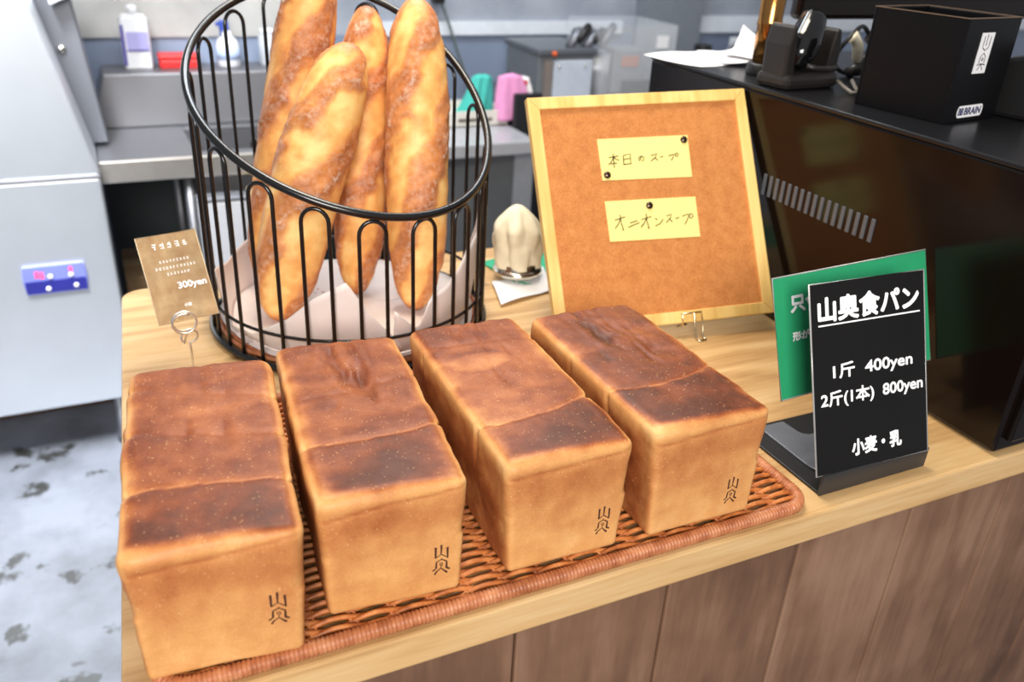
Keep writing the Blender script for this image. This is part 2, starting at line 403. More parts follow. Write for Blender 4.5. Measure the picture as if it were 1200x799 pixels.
def make_loaf(label, x, y, yaw, seed, creases, mark, dark, lean=0.0, dims=(0.12, 0.2674, 0.1207), rise=0.0, blister=None, wrinkle=1.0):
    LW, LL, LH = dims
    t = thing('bread_loaf', label, 'bread', (x, y, ZL), yaw, 'loaves of bread on the wicker tray')
    P = GV * np.array([LW, LL, LH]); half = np.array([LW, LL, LH]) / 2
    c = P - half
    r = np.where(P[:, 2:3] > LH / 2, 0.0100, 0.006)
    q = np.clip(c, -(half - r), half - r); d = c - q; ln = np.linalg.norm(d, axis=1, keepdims=True)
    nrm = np.where(ln > 1e-9, d / np.maximum(ln, 1e-9), 0)
    # flat parts need the face normal
    onf = np.isclose(np.abs(c), half, atol=1e-7)
    fnrm = np.sign(c) * onf; fl = np.linalg.norm(fnrm, axis=1, keepdims=True); fnrm = fnrm / np.maximum(fl, 1e-9)
    Q = q + np.where(ln > 1e-9, r * nrm, 0); nn = np.where(ln > 1e-9, nrm, fnrm)
    P = Q + half
    u, v, z = P[:, 0], P[:, 1], P[:, 2]; uf = u / LW; vf = v / LL; zf = z / LH
    n1 = fbm(P, 22, seed); n2 = fbm(P, 60, seed + 5, 3); n3 = fbm(P * np.array([1, 0.25, 1]), 64, seed + 9, 3)
    rn = random.Random(seed)
    top = smooth(0.45, 0.85, nn[:, 2]); side = smooth(0.4, 0.85, np.abs(nn[:, 0])); front = smooth(0.4, 0.85, -nn[:, 1]); back = smooth(0.4, 0.85, nn[:, 1])
    disp = n1 * 0.0009
    dcr = np.full(len(P), 9.0); seg = np.zeros(len(P))
    for (c0, slope, bow, depth) in creases:
        line = (c0 + slope * (uf - 0.5) + bow * ((uf - 0.5) ** 2 * 4)) * LL + n2 * 0.002
        s = v - line; seg += smooth(-0.004, 0.004, s)
        g = np.exp(-(s / 0.0032) ** 2)
        upper = smooth(0.45, 0.95, zf)
        disp -= g * depth * (0.0013 * top + 0.0030 * side * upper)
        dcr = np.minimum(dcr, np.abs(s) + (1 - depth) * 0.02)
        # bulge between pieces
    disp += top * (0.0022 * np.sin(pi * np.clip(uf, 0, 1)) - 0.0012)
    # wrinkles down the middle of the rear pieces
    wr = np.exp(-((uf - 0.52) / 0.24) ** 2) * smooth(0.36, 0.55, vf) * wrinkle
    disp -= top * wr * np.clip(n3 + 0.12, 0, 1) * 0.0068
    # crease below the front ridge
    cz = LH - 0.013 + 0.012 * (uf - 0.5) * lean + n1 * 0.002
    gz = np.exp(-((z - cz) / 0.0020) ** 2)
    disp -= front * gz * 0.0009
    disp += side * (np.sin(pi * np.clip(vf, 0, 1)) * 0.0010 + n1 * 0.0008)
    P2 = P + nn * disp[:, None]
    P2[:, 0] = LW / 2 + (P2[:, 0] - LW / 2) * np.interp(zf, [0, 0.5, 0.9, 1], [0.95, 1.0, 1.045, 1.045])
    P2[:, 2] = np.maximum(P2[:, 2], 0) * (1 + rise * vf / LH)
    # baking
    eu = np.minimum(u, LW - u)
    base = np.interp(seg, range(len(dark)), dark)
    fr = smooth(0.002, 0.014, v + 0.004 * n1 + 0.010 * (uf - 0.5))                   # pale strip along the front ridge
    edge = smooth(-0.003, 0.012 + 0.004 * rn.random(), eu + n1 * 0.008)
    bt = base * (0.55 + 0.45 * edge) * (0.36 + 0.64 * fr)
    bt += 0.10 * np.exp(-((v - 0.028) / 0.016) ** 2) * edge
    bt -= 0.26 * np.exp(-(dcr / 0.0013) ** 2) + 0.07 * np.exp(-(dcr / 0.006) ** 2)
    bt -= 0.12 * smooth(0.020, 0.0, eu) * np.exp(-(dcr / 0.012) ** 2)
    bt += top * wr * np.clip(n3, 0, 1) * 0.30
    bt += n1 * 0.13 + n2 * 0.07
    if blister:
        rr2 = np.sqrt(((uf - blister[0]) / blister[2]) ** 2 + ((vf - blister[1]) / blister[3]) ** 2)
        rr2 = rr2 + n1 * 0.25; bt -= 0.17 * smooth(1.1, 0.6, rr2); bt += 0.07 * np.exp(-((rr2 - 1.1) / 0.1) ** 2) * (uf > blister[0] - 0.1)
    bf = 0.27 + 0.20 * np.exp(-((z - 0.090) / 0.022) ** 2) - 0.08 * smooth(0.05, 0.0, z) + n1 * 0.12 + n2 * 0.04
    bf = bf * (0.74 + 0.26 * smooth(0.0, 0.010, np.minimum(eu, z))) - 0.10 * smooth(LH - 0.014, LH - 0.006, z)
    bf += 0.16 * np.exp(-((z - cz) / 0.0012) ** 2)
    bs = 0.56 + n1 * 0.24 + n2 * 0.06 - 0.36 * smooth(LH - 0.026, LH - 0.010, z + n1 * 0.012) - 0.14 * smooth(0.03, 0, v + n1 * 0.01) - 0.14 * np.exp(-(dcr / 0.007) ** 2) * smooth(0.3, 0.8, zf)
    wsum = top + side + front + back + 1e-4
    bake = (top * bt + side * bs + front * bf + back * 0.45 + 1e-4 * 0.15) / wsum
    conf = np.maximum.reduce([top, side, front, back])
    bake = bake * smooth(0.0, 0.9, conf) + (1 - smooth(0.0, 0.9, conf)) * (0.20 + 0.12 * n1)
    me = bpy.data.meshes.new('crust'); me.from_pydata(P2.tolist(), [], GF); me.polygons.foreach_set('use_smooth', [True] * len(GF))
    attr(me, 'bake', np.clip(bake, 0, 1)); me.materials.append(M_crust); me.update()
    o = bpy.data.objects.new('crust', me); C.objects.link(o); o.parent = t
    # branded mark, two small characters
    mk = MB()
    strokes = [[(185, 165, 26), (205, 370, 20)], [(205, 370, 14), (320, 290, 12), (470, 345, 12)], [(305, 110, 26), (318, 290, 14)], [(440, 145, 26), (468, 350, 18)],
               [(235, 570, 22), (232, 450, 18), (340, 385, 12), (455, 420, 18), (462, 545, 26), (540, 560, 20)], [(332, 365, 10), (340, 400, 10)],
               [(165, 620, 20), (225, 580, 18)], [(215, 690, 22), (250, 630, 18), (345, 555, 12), (400, 590, 16), (485, 635, 26)],
               [(300, 490, 10), (315, 460, 10), (360, 455, 10), (370, 490, 12), (345, 515, 10), (318, 500, 8), (330, 480, 8)], [(340, 510, 8), (345, 560, 8)]]
    mu, mz = mark
    def W(cx, cy):
        dx = cx - 325; dy = cy - 400 + 0.22 * dx
        return mu * LW + (dx - 0.10 * (cy - 400)) / 14.53 * 0.00058, mz * LH - dy / 14.53 * 0.00078
    cf = np.column_stack([P2[:, 0], P2[:, 2]])[(P2[:, 1] < 0.004)]; yf = P2[:, 1][(P2[:, 1] < 0.004)]
    for st in strokes:
        pts = []; rs = []
        for (a, b_) in zip(st[:-1], st[1:]):
            for k in range(4):
                f = k / 4; xx, zz = W(a[0] + (b_[0] - a[0]) * f, a[1] + (b_[1] - a[1]) * f)
                pts.append((xx, zz)); rs.append((a[2] + (b_[2] - a[2]) * f) / 14.53 * 0.00056)
        xx, zz = W(st[-1][0], st[-1][1]); pts.append((xx, zz)); rs.append(st[-1][2] / 14.53 * 0.00056)
        path = []
        for (xx, zz) in pts:
            k = np.argmin((cf[:, 0] - xx) ** 2 + (cf[:, 1] - zz) ** 2); path.append((xx, yf[k] - 0.0001, zz))
        mk.tube(path, rs, 6, flat=0.35, up=(0, 1, 0))
    mk.build('brand_mark', M_brand, t)
    return t
make_loaf('leftmost brown bread loaf at the near left end of the wicker tray', 0.1035, -0.0315, -0.0951, 1,
          [(0.27, -0.04, 0.0, 1.0), (0.53, -0.10, 0.015, 0.7), (0.78, -0.14, 0.02, 0.6)], (0.83, 0.40), [0.86, 0.72, 0.70, 0.70], 1.0, (0.1205, 0.2564, 0.1197), 0.0095, None, 0.35)
make_loaf('second loaf from the left, standing right in front of the wire bread basket', 0.2430, -0.0173, -0.0810, 2,
          [(0.29, 0.03, 0.035, 1.0), (0.60, 0.10, 0.03, 0.45)], (0.82, 0.32), [0.86, 0.74, 0.74], 1.0, (0.1185, 0.2701, 0.1165))
make_loaf('third loaf from the left, with a pale oval blister on its crust', 0.3998, -0.0255, -0.0231, 3,
          [(0.25, 0.07, 0.045, 1.0), (0.80, -0.02, 0.01, 0.6)], (0.81, 0.30), [0.84, 0.68, 0.76], 0.6, (0.1180, 0.2707, 0.1170), 0.0, (0.34, 0.66, 0.26, 0.065), 0.55)
make_loaf('rightmost loaf, in front of the framed cork board', 0.5435, -0.0302, -0.0086, 4,
          [(0.29, 0.05, 0.06, 1.0), (0.56, -0.12, 0.0, 0.3)], (0.76, 0.27), [0.92, 0.84, 0.80], 0.6, (0.1245, 0.2641, 0.1205), -0.004)

# ------------------------------------------------------------------ wire basket with baguettes
BX, BY, BR = 0.4247, 0.5662, 0.1897
def rim_z(a): return 1.2133 - 0.0136 * math.cos(a) + 0.1087 * math.sin(a) - 0.0049 * math.cos(2 * a) + 0.0078 * math.sin(2 * a)
bk = thing('wire_basket', 'tall round black wire basket with slanted rim holding four baguettes', 'basket', (BX, BY, ZT))
circ = lambda r, z, n=96: [(r * math.cos(2 * pi * k / n), r * math.sin(2 * pi * k / n), z) for k in range(n)]
n = 128
MB().tube([(BR * math.cos(2 * pi * k / n), BR * math.sin(2 * pi * k / n), rim_z(2 * pi * k / n) - ZT) for k in range(n)], 0.0052, 12, closed=True).build('rim', M_black, bk)
MB().tube(circ(BR + 0.001, 0.0055), 0.0052, 10, closed=True).build('base_ring', M_black, bk)
MB().tube(circ(BR - 0.003, 0.050), 0.0022, 8, closed=True).build('lower_ring', M_black, bk)
fl = MB()
for k in range(-3, 4):
    w_ = math.sqrt(max(0.0, BR ** 2 - (k * 0.05) ** 2)); fl.tube([(k * 0.05, -w_, 0.004), (k * 0.05, w_, 0.004)], 0.002, 6)
fl.build('base_wires', M_black, bk)
for k in range(18):
    a0 = math.radians(4 + 20 * k); da = math.radians(4.9); path = []
    zt = min(rim_z(a0 - da), rim_z(a0), rim_z(a0 + da)) - ZT - 0.0045
    for f in np.linspace(0, 1, 10): path.append((a0 - da, 0.008 + (zt - 0.018 - 0.008) * f))
    for f in np.linspace(0, pi, 12)[1:-1]: path.append((a0 - da * math.cos(f), zt - 0.018 + 0.018 * math.sin(f)))
    for f in np.linspace(1, 0, 10): path.append((a0 + da, 0.008 + (zt - 0.018 - 0.008) * f))
    pts = []
    for a, z in path:
        fl_ = z / max(0.05, rim_z(a) - ZT); pts.append(((BR - 0.0005) * math.cos(a), (BR - 0.0005) * math.sin(a), z))
    MB().tube(pts, 0.0026, 7).build('wire_arch', M_black, bk)

# woven liner and wax paper
rr = MB(); kq = 0
for r_ in np.arange(0.012, BR - 0.008, 0.0065):
    rr.tube([(r_ * math.cos(t_), r_ * math.sin(t_), 0.010 + 0.0015 * math.sin(t_ * (6 + r_ * 200) // 1 * 1 + kq)) for t_ in np.linspace(0, 2 * pi, 72, endpoint=False)], 0.0033, 6, closed=True); kq += 1
ln = rr.build('basket_liner', M_rim, None, loc=(BX, BY, ZT)); tag(ln, 'coiled brown wicker liner lying in the bottom of the wire basket', 'liner')

def wall_sheet(name, label, top, zlow, r, seed):
    """curved wax paper standing against the basket wall: top = [(deg, z)]"""
    a = [t_[0] for t_ in top]; zz = [t_[1] for t_ in top]; rn = random.Random(seed); g = []
    ang = np.linspace(a[0], a[-1], 44)
    for j in range(12):
        f = j / 11; row = []
        for d_ in ang:
            zt = np.interp(d_, a, zz); z = zlow + (zt - zlow) * f
            rad = r + 0.003 * noise.noise(Vector((d_ * 0.06, z * 18, seed))) - 0.016 * (1 - f) ** 2
            row.append((rad * math.cos(math.radians(d_)), rad * math.sin(math.radians(d_)), z - ZT))
        g.append(row)
    o = MB().sheet(g).build(name, M_wax, None, solid=0.0004, loc=(BX, BY, ZT)); tag(o, label, 'paper', 'wax paper sheets lining the wire basket'); return o
M_wax = plain('wax_paper', srgb(226, 214, 208), 0.55, vary=0.03)
b_ = M_wax.node_tree.nodes['Principled BSDF']; b_.inputs['Subsurface Weight'].default_value = 0.0
wall_sheet('wax_paper', 'pale wax paper sheet with raised corner at the front of the basket', [(196, 0.935), (212, 0.938), (230, 0.972), (241, 1.004), (254, 1.026), (262, 0.985), (270, 0.955), (276, 0.93)], ZT + 0.016, 0.181, 1)
wall_sheet('wax_paper', 'tall wax paper sheet on the right side of the basket, beside the cork board', [(272, 0.985), (282, 0.952), (288, 0.989), (298, 1.0), (309, 1.03), (335, 1.068), (350, 1.05), (368, 0.95)], ZT + 0.016, 0.183, 2)
wall_sheet('wax_paper', 'wax paper sheet at the back left inside the wire basket, behind the baguettes', [(95, 0.93), (125, 0.985), (150, 0.965), (178, 0.985), (196, 0.94)], ZT + 0.016, 0.180, 3)

fp = []
for i in range(10):
    r_ = 0.006 + 0.172 * i / 9
    fp.append([(r_ * math.cos(a) * (1 + 0.02 * math.sin(5 * a)), r_ * math.sin(a) * (1 + 0.02 * math.sin(5 * a)), 0.0150 + 0.0025 * noise.noise(Vector((r_ * 20 * math.cos(a), r_ * 20 * math.sin(a), 3)))) for a in np.linspace(0, 2 * pi, 73)])
tag(MB().sheet(fp).build('wax_paper', M_wax, None, solid=0.0004, loc=(BX, BY, ZT)), 'round pale paper lying flat under the baguettes in the basket', 'paper', 'wax paper sheets lining the wire basket')

def baguette(label, B, T, R, seed, bands, curve=0.0, slant=0.9, bake0=0.0):
    B = Vector(B); T = Vector(T); ax = T - B; L = ax.length; w = ax.normalized()
    e1 = Vector((CAM.x - B.x, CAM.y - B.y, 0)); e1 = (e1 - w * e1.dot(w)).normalized(); e2 = w.cross(e1)   # e1: outer, scored side
    nt_, nm = 150, 56; V = []; bake = []; flour = []
    for i in range(nt_ + 1):
        t_ = i / nt_; s = 2 * t_ - 1
        k = abs(s) ** (4.2 if s > 0 else 3.6)
        rad = R * math.sqrt(max(0.0, 1 - k)) * (1.0 - 0.10 * abs(t_ - 0.55)); rad = max(rad, 0.0004)
        cen = w * (L * t_) + e2 * (curve * math.sin(pi * t_))
        for j in range(nm):
            th = 2 * pi * j / nm; tt = th if th < pi else th - 2 * pi
            ph = t_ * bands + slant * tt / pi + 0.16 * math.sin(seed + 5 * t_) + 0.07 * math.sin(3 * tt + 11 * t_ + seed)
            fr = ph - math.floor(ph)
            sc = float(smooth(2.0, 1.3, abs(tt))) * float(smooth(0.0, 0.05, t_)) * float(smooth(1.0, 0.93, t_))
            p0 = cen + (e1 * math.cos(th) + e2 * math.sin(th)) * rad
            nz = noise.fractal(p0 * 26 + Vector((seed, 0, 0)), 1.0, 2.0, 4); n2 = noise.fractal(p0 * 70 + Vector((0, seed, 0)), 1.0, 2.0, 3)
            f2 = fr + nz * 0.16
            cut = float(smooth(0.10, 0.26, f2) * smooth(0.80, 0.62, f2)) * sc             # open golden cut
            ear = math.exp(-((f2 - 0.90) / 0.075) ** 2) * sc                               # raised ear
            rad2 = rad * (1 + 0.050 * ear * 1.2 - 0.030 * cut) + nz * 0.0016 + n2 * 0.0006
            V.append(cen + (e1 * math.cos(th) + e2 * math.sin(th)) * max(rad2, 0.0002))
            bake.append(0.61 + bake0 + 0.22 * nz - 0.44 * cut + 0.06 * ear + 0.15 * n2)
            flour.append(min(1.0, 0.16 * (1 - cut) + 0.62 * math.exp(-((f2 - 0.86) / 0.05) ** 2) * sc * (0.5 + n2) + 0.10 * max(0, nz)))
    F = [(i * nm + j, i * nm + (j + 1) % nm, (i + 1) * nm + (j + 1) % nm, (i + 1) * nm + j) for i in range(nt_) for j in range(nm)]
    F += [tuple(range(nm - 1, -1, -1)), tuple(nt_ * nm + k for k in range(nm))]
    me = bpy.data.meshes.new('baguette'); me.from_pydata([tuple(v) for v in V], [], F); me.polygons.foreach_set('use_smooth', [True] * len(F))
    attr(me, 'bake', np.clip(bake, 0, 1)); attr(me, 'flour', flour); me.materials.append(M_bag); me.update()
    o = bpy.data.objects.new('baguette', me); C.objects.link(o); o.location = B
    return tag(o, label, 'baguette', 'baguettes standing in the wire basket')
baguette('tall rounded baguette standing furthest right in the wire basket', (0.505, 0.515, 0.916), (0.553, 0.650, 1.322), 0.0445, 1, 2.6, 0.002, -1.5)
baguette('leaning baguette at the front left of the wire basket, lower tip', (0.314, 0.548, 0.914), (0.452, 0.618, 1.268), 0.0480, 2, 2.3, -0.008, -1.3)
baguette('slim baguette partly hidden between the two front baguettes', (0.440, 0.592, 0.918), (0.498, 0.700, 1.305), 0.0390, 3, 2.8, 0.0, -1.4, 0.06)
baguette('baguette at the back left whose tip leaves the top of the photo', (0.322, 0.668, 0.918), (0.436, 0.706, 1.375), 0.0430, 4, 2.5, 0.0, -1.5, 0.12)

# ------------------------------------------------------------------ price card on a wire spiral
ch = thing('card_holder', 'silver wire spiral card stand holding the small bronze price card', 'card holder', (0.190, 0.445, ZT))
MB().lathe([(0.0005, 0), (0.011, 0), (0.012, 0.002), (0.010, 0.004), (0.0005, 0.005)], seg=32).build('base', M_chrome, ch)
sp_ = []
for k in range(9): sp_.append((0.004, 0, 0.004 + 0.047 * k / 8))
for k in range(1, 15): a = -pi / 2 + 2 * pi * k / 16; sp_.append((0.003 + 0.0095 * math.cos(a) + 0.001, -0.0004 * k, 0.0605 + 0.0095 * math.sin(a)))
for k in range(0, 30): a = -pi / 2 + 0.2 - 2 * pi * k / 18; sp_.append((0.000 + 0.0135 * math.cos(a), -0.006 - 0.0004 * k, 0.0835 + 0.0135 * math.sin(a)))
MB().tube(sp_, 0.0014, 8).build('wire_spiral', plain('satin_silver', (0.86, 0.82, 0.74, 1), 0.3, metal=0.9), ch)
mm, nt, b = new_mat('bronze_card'); f = noise_tex(nt, 40, 5, 0.6)
nt.links.new(ramp(nt, f, [(0.3, srgb(206, 160, 112)), (0.7, srgb(244, 208, 158))]), b.inputs['Base Color']); b.inputs['Metallic'].default_value = 0.75
nt.links.new(math_node(nt, 'MULTIPLY_ADD', noise_tex(nt, 25, 3), 0.25, 0.14), b.inputs['Roughness']); bump(nt, b, noise_tex(nt, 18, 3), 0.25, 0.004); M_bronze = mm
pc = thing('price_card', 'small shiny bronze price card reading 300yen at the left of the basket', 'price card', M=frame_matrix((0.163, 0.453, 0.974), 0.084, 0.617, 0.055))
MB().box(0, 0.070, 0, 0.0012, 0, 0.109).build('card', M_bronze, pc, bevel=0.0004)
MB().tube([(0, 0, 0), (0.070, 0, 0), (0.070, 0, 0.109), (0, 0, 0.109)], 0.0007, 6, closed=True).build('edge', plain('pale_card_edge', srgb(226, 206, 172), 0.4), pc)
lettering('lettering', '300yen', (0.033, 0.037, 0.066, 0.0475), M_letter, pc, bold=0.03)
lettering('lettering', '小麦', (0.034, 0.0165, 0.0425, 0.0205), M_letter, pc, bold=0.04)
ml = MB(); rn = random.Random(8)
for z0, xa, xb, hh in ((0.091, 0.016, 0.058, 0.0075), (0.0735, 0.019, 0.054, 0.0035), (0.0655, 0.013, 0.060, 0.0035), (0.0575, 0.024, 0.049, 0.0035)):
    x = xa
    while x < xb:   # blurred, unreadable print: short strokes
        w_ = hh * 0.8
        for q in range(3): zq = z0 + hh * (0.1 + 0.33 * q) + hh * rn.uniform(-0.1, 0.1); ml.box(x + w_ * rn.uniform(0, 0.3), x + w_ * rn.uniform(0.6, 1.0), -0.0003, -0.0001, zq, zq + hh * 0.13)
        xq = x + w_ * rn.uniform(0.2, 0.7); ml.box(xq, xq + hh * 0.14, -0.0003, -0.0001, z0, z0 + hh)
        x += hh * 1.15
ml.build('small_print', M_letter, pc)

# ------------------------------------------------------------------ cork board on a small easel
BM = frame_matrix((0.65933, 0.37190, 0.915), -0.19149, 0.53958, 0.04459)
cb = thing('cork_board', 'square cork notice board in a pale wood frame leaning on a wire easel', 'notice board', M=BM)
BW, BH, FW = 0.3356, 0.3355, 0.0170
fr_ = MB()
def mitre(p):  # four mitred sides
    fr_.add([(x, y, z) for y in (-0.0015, 0.0125) for x, z in p], [(0, 1, 2, 3), (7, 6, 5, 4), (0, 4, 5, 1), (1, 5, 6, 2), (2, 6, 7, 3), (3, 7, 4, 0)])
mitre([(0, 0), (BW, 0), (BW - FW, FW), (FW, FW)]); mitre([(BW, 0), (BW, BH), (BW - FW, BH - FW), (BW - FW, FW)])
mitre([(BW, BH), (0, BH), (FW, BH - FW), (BW - FW, BH - FW)]); mitre([(0, BH), (0, 0), (FW, FW), (FW, BH - FW)])
fr_.build('frame', M_frame, cb, bevel=0.0012)
MB().box(FW, BW - FW, 0.0030, 0.0070, FW, BH - FW).build('cork_sheet', M_cork, cb)
MB().box(FW, BW - FW, 0.0075, 0.0110, FW, BH - FW).build('backing', plain('hardboard', srgb(110, 80, 52), 0.8), cb)

def note(label, q, strokes, corners):
    (ax_, az), (bx_, bz) = q[3], q[2]
    o = MB().prism([q[3], q[2], q[1], q[0]], 0, 0.0005, Matrix(((1, 0, 0, 0), (0, 0, -1, 0.0027), (0, 1, 0, 0), (0, 0, 0, 1))))
    t = thing('paper_note', label, 'note', M=BM)
    o.build('paper', M_note, t)
    A = np.array([[corners[1][0] - corners[0][0], corners[3][0] - corners[0][0]], [corners[1][1] - corners[0][1], corners[3][1] - corners[0][1]]], float)
    Ai = np.linalg.inv(A); hw = MB()
    for st in strokes:
        pts = []
        for (sx, sy) in st:
            a_, b_ = Ai @ np.array([sx - corners[0][0], sy - corners[0][1]])
            X = q[0][0] + a_ * (q[1][0] - q[0][0]) + b_ * (q[3][0] - q[0][0]); Z = q[0][1] + a_ * (q[1][1] - q[0][1]) + b_ * (q[3][1] - q[0][1])
            pts.append((X, 0.0020, Z))
        hw.tube(pts, 0.0007, 6, flat=0.3, up=(0, 1, 0))
    hw.build('handwriting', M_ink, t)
n1 = [(0.0965, 0.2725), (0.236, 0.2713), (0.2347, 0.2097), (0.0969, 0.2131)]
s1 = [[(137, 196), (200, 184)], [(166, 168), (174, 264)], [(168, 196), (155, 222), (135, 246)], [(172, 194), (186, 206), (207, 214)], [(150, 238), (192, 232)],
      [(232, 180), (236, 245)], [(232, 182), (278, 170), (284, 240)], [(236, 208), (276, 202)], [(238, 242), (286, 236)],
      [(352, 190), (346, 212), (338, 218), (335, 204), (342, 190), (358, 186), (370, 198), (366, 214), (356, 222)],
      [(416, 184), (458, 172), (446, 196), (416, 222)], [(440, 200), (456, 208), (464, 218)], [(478, 194), (500, 190)],
      [(534, 186), (574, 176), (566, 198), (554, 218)], [(580, 178), (588, 167), (598, 169), (602, 180), (595, 190), (584, 188), (580, 178)]]
note('upper yellow note on the cork board, pinned at two corners', n1, s1, [(60, 72), (665, 43), (697, 322), (98, 348)])
n2 = [(0.096, 0.1832), (0.2354, 0.1803), (0.2349, 0.1217), (0.0962, 0.1255)]
s2 = [[(178, 614), (246, 592)], [(212, 578), (222, 640), (236, 684), (226, 676)], [(214, 606), (202, 640), (180, 670)],
      [(278, 634), (328, 618)], [(266, 664), (342, 630)],
      [(352, 612), (420, 590)], [(384, 570), (392, 630), (406, 674), (396, 666)], [(386, 604), (372, 636), (350, 664)],
      [(444, 604), (460, 614)], [(446, 656), (476, 642), (500, 610)],
      [(522, 588), (556, 576), (546, 602), (520, 634)], [(540, 608), (552, 618), (560, 630)], [(582, 608), (606, 598)],
      [(628, 590), (672, 574), (664, 612), (646, 646)], [(675, 588), (682, 574), (695, 575), (702, 589), (693, 603), (679, 600), (675, 588)]]
note('lower yellow note on the cork board, held by a single pin', n2, s2, [(112, 488), (718, 455), (752, 722), (148, 758)])
M_pin = plain('dark_bronze', (0.10, 0.07, 0.05, 1), 0.18, metal=1.0)
for (x, z), lb in (((0.2291, 0.2646), 'dark round push pin in the top right corner of the upper note'), ((0.1047, 0.2204), 'dark round push pin in the bottom left corner of the upper note'),
                   ((0.1623, 0.1725), 'dark round push pin at the top middle of the lower note')):
    p = thing('push_pin', lb, 'pin', group='push pins on the cork board', M=BM @ Matrix.Translation((x, 0.002, z)))
    Mr = Matrix.Rotation(pi / 2, 4, 'X')
    MB().lathe([(0.0052, 0.0), (0.0054, 0.0008), (0.0050, 0.0020), (0.0036, 0.0032), (0.0002, 0.0037)], seg=20, M=Mr).build('head', M_pin, p)
    MB().lathe([(0.0005, 0.0002), (0.0005, -0.0015), (0.0001, -0.003)], seg=8, M=Mr).build('point', M_chrome, p)
# easel: two wire hooks in front, legs behind
es = thing('wire_easel', 'small wire easel with hooked feet carrying the cork board', 'easel', (0, 0, 0))
def bpt(x, y, z): return tuple(BM @ Vector((x, y, z)))
M_gilt = plain('pale_gilt_wire', (0.80, 0.66, 0.44, 1), 0.22, metal=1.0)
def hk(x, gx, gy):
    b0 = Vector((gx, gy, ZT + 0.002)); a = Vector(bpt(x, -0.0040, 0.012)); a2 = Vector(bpt(x, -0.0040, -0.004)); c2 = Vector(bpt(x, 0.014, -0.004)); u_ = Vector((0.012, -0.002, 0))
    return b0, a, a2, c2
X1, X2 = 0.187, 0.213
for xx in (X1, 0.050):
    a0, a1 = Vector(bpt(xx, -0.0045, 0.0125)), Vector(bpt(xx + 0.030, -0.0045, 0.0125)); gy = a0.y - 0.020
    MB().tube([bpt(xx, 0.016, -0.0035), bpt(xx, -0.0045, -0.0035), tuple(a0), tuple(a1), bpt(xx + 0.030, -0.0045, -0.0035)] + [(a1.x, a1.y - 0.012, ZT + 0.004), (a1.x, a1.y - 0.020, ZT + 0.0016)], 0.0016, 7).build('front_hook', M_gilt, es)
    MB().tube([tuple(a1 + Vector((-0.012, 0, 0))), (a1.x - 0.012, a1.y - 0.012, ZT + 0.004), (a1.x - 0.012, a1.y - 0.020, ZT + 0.0016), (a1.x, a1.y - 0.020, ZT + 0.0016)], 0.0016, 7).build('front_hook', M_gilt, es)
for xx in (X1 + 0.013, 0.063):
    a = Vector(bpt(xx, 0.016, 0.20)); f0 = Vector(bpt(xx, 0.016, -0.003))
    MB().tube([tuple(f0), tuple(a), (a.x + 0.02, a.y + 0.10, ZT + 0.002)], 0.0022, 7).build('leg', M_blackmat, es)
ft = Vector(bpt(0.24, 0.02, 0))
MB().box(0.80, 0.995, 0.385, 0.42, ZT, ZT + 0.006).build('foot_bar', M_blackmat, es, bevel=0.001)

# ------------------------------------------------------------------ price signs at the right
def clear_mat():
    m, nt, b = new_mat('clear_sleeve'); b.inputs['Base Color'].default_value = (1, 1, 1, 1); b.inputs['Roughness'].default_value = 0.06
    b.inputs['Transmission Weight'].default_value = 1.0; b.inputs['IOR'].default_value = 1.25
    n = noise_tex(nt, 9, 2); bump(nt, b, n, 0.05, 0.003); return m
M_clear = plain('sleeve_edge', srgb(150, 150, 150), 0.15, spec=0.7)
SM = frame_matrix((0.758, -0.025, 0.925), -0.04, 0.36)
sg = thing('price_sign', 'black bread price sign with white lettering on an L-shaped stand', 'sign', M=SM)
SW, SH = 0.155, 0.201
M_card = plain('black_card', srgb(24, 23, 23), 0.5, spec=0.15, vary=0.12, scale=12)
MB().box(0, SW, 0, 0.0012, 0.0, SH).build('card', M_card, sg)
MB().tube([(0, 0.0005, 0), (SW, 0.0005, 0), (SW, 0.0005, SH), (0, 0.0005, SH)], 0.0011, 6, closed=True).build('sleeve', M_clear, sg)
R_ = lambda u0, v0, u1, v1: (u0 * SW, (1 - v1) * SH, u1 * SW, (1 - v0) * SH)
lettering('lettering', '山奥食パン', R_(0.065, 0.075, 0.94, 0.198), M_letter, sg, bold=0.045)
MB().box(0.06 * SW, 0.95 * SW, -0.0006, -0.0001, (1 - 0.221) * SH, (1 - 0.213) * SH).build('underline', M_letter, sg)
lettering('lettering', '1斤  400yen', R_(0.17, 0.425, 0.87, 0.515), M_letter, sg, bold=0.028)
lettering('lettering', '2斤(1本)  800yen', R_(0.06, 0.565, 0.96, 0.655), M_letter, sg, bold=0.028)
lettering('lettering', '小麦・乳', R_(0.31, 0.845, 0.75, 0.93), M_letter, sg, bold=0.045)
Si = SM.inverted()
def world_part(mb, name, m, parent, Minv, **kw):
    mb.v = [tuple(Minv @ Vector(v)) for v in mb.v]; return mb.build(name, m, parent, **kw)
M_kick = plain('satin_black', srgb(44, 44, 46), 0.3, spec=0.6)
world_part(MB().box(0.764, 0.919, -0.0285, -0.0255, ZT + 0.0006, ZT + 0.0255), 'kick_strip', M_kick, sg, Si, bevel=0.0008)
world_part(MB().box(0.765, 0.916, -0.0255, 0.105, ZT + 0.0004, ZT + 0.0035), 'base_plate', M_blackmat, sg, Si, bevel=0.0008)
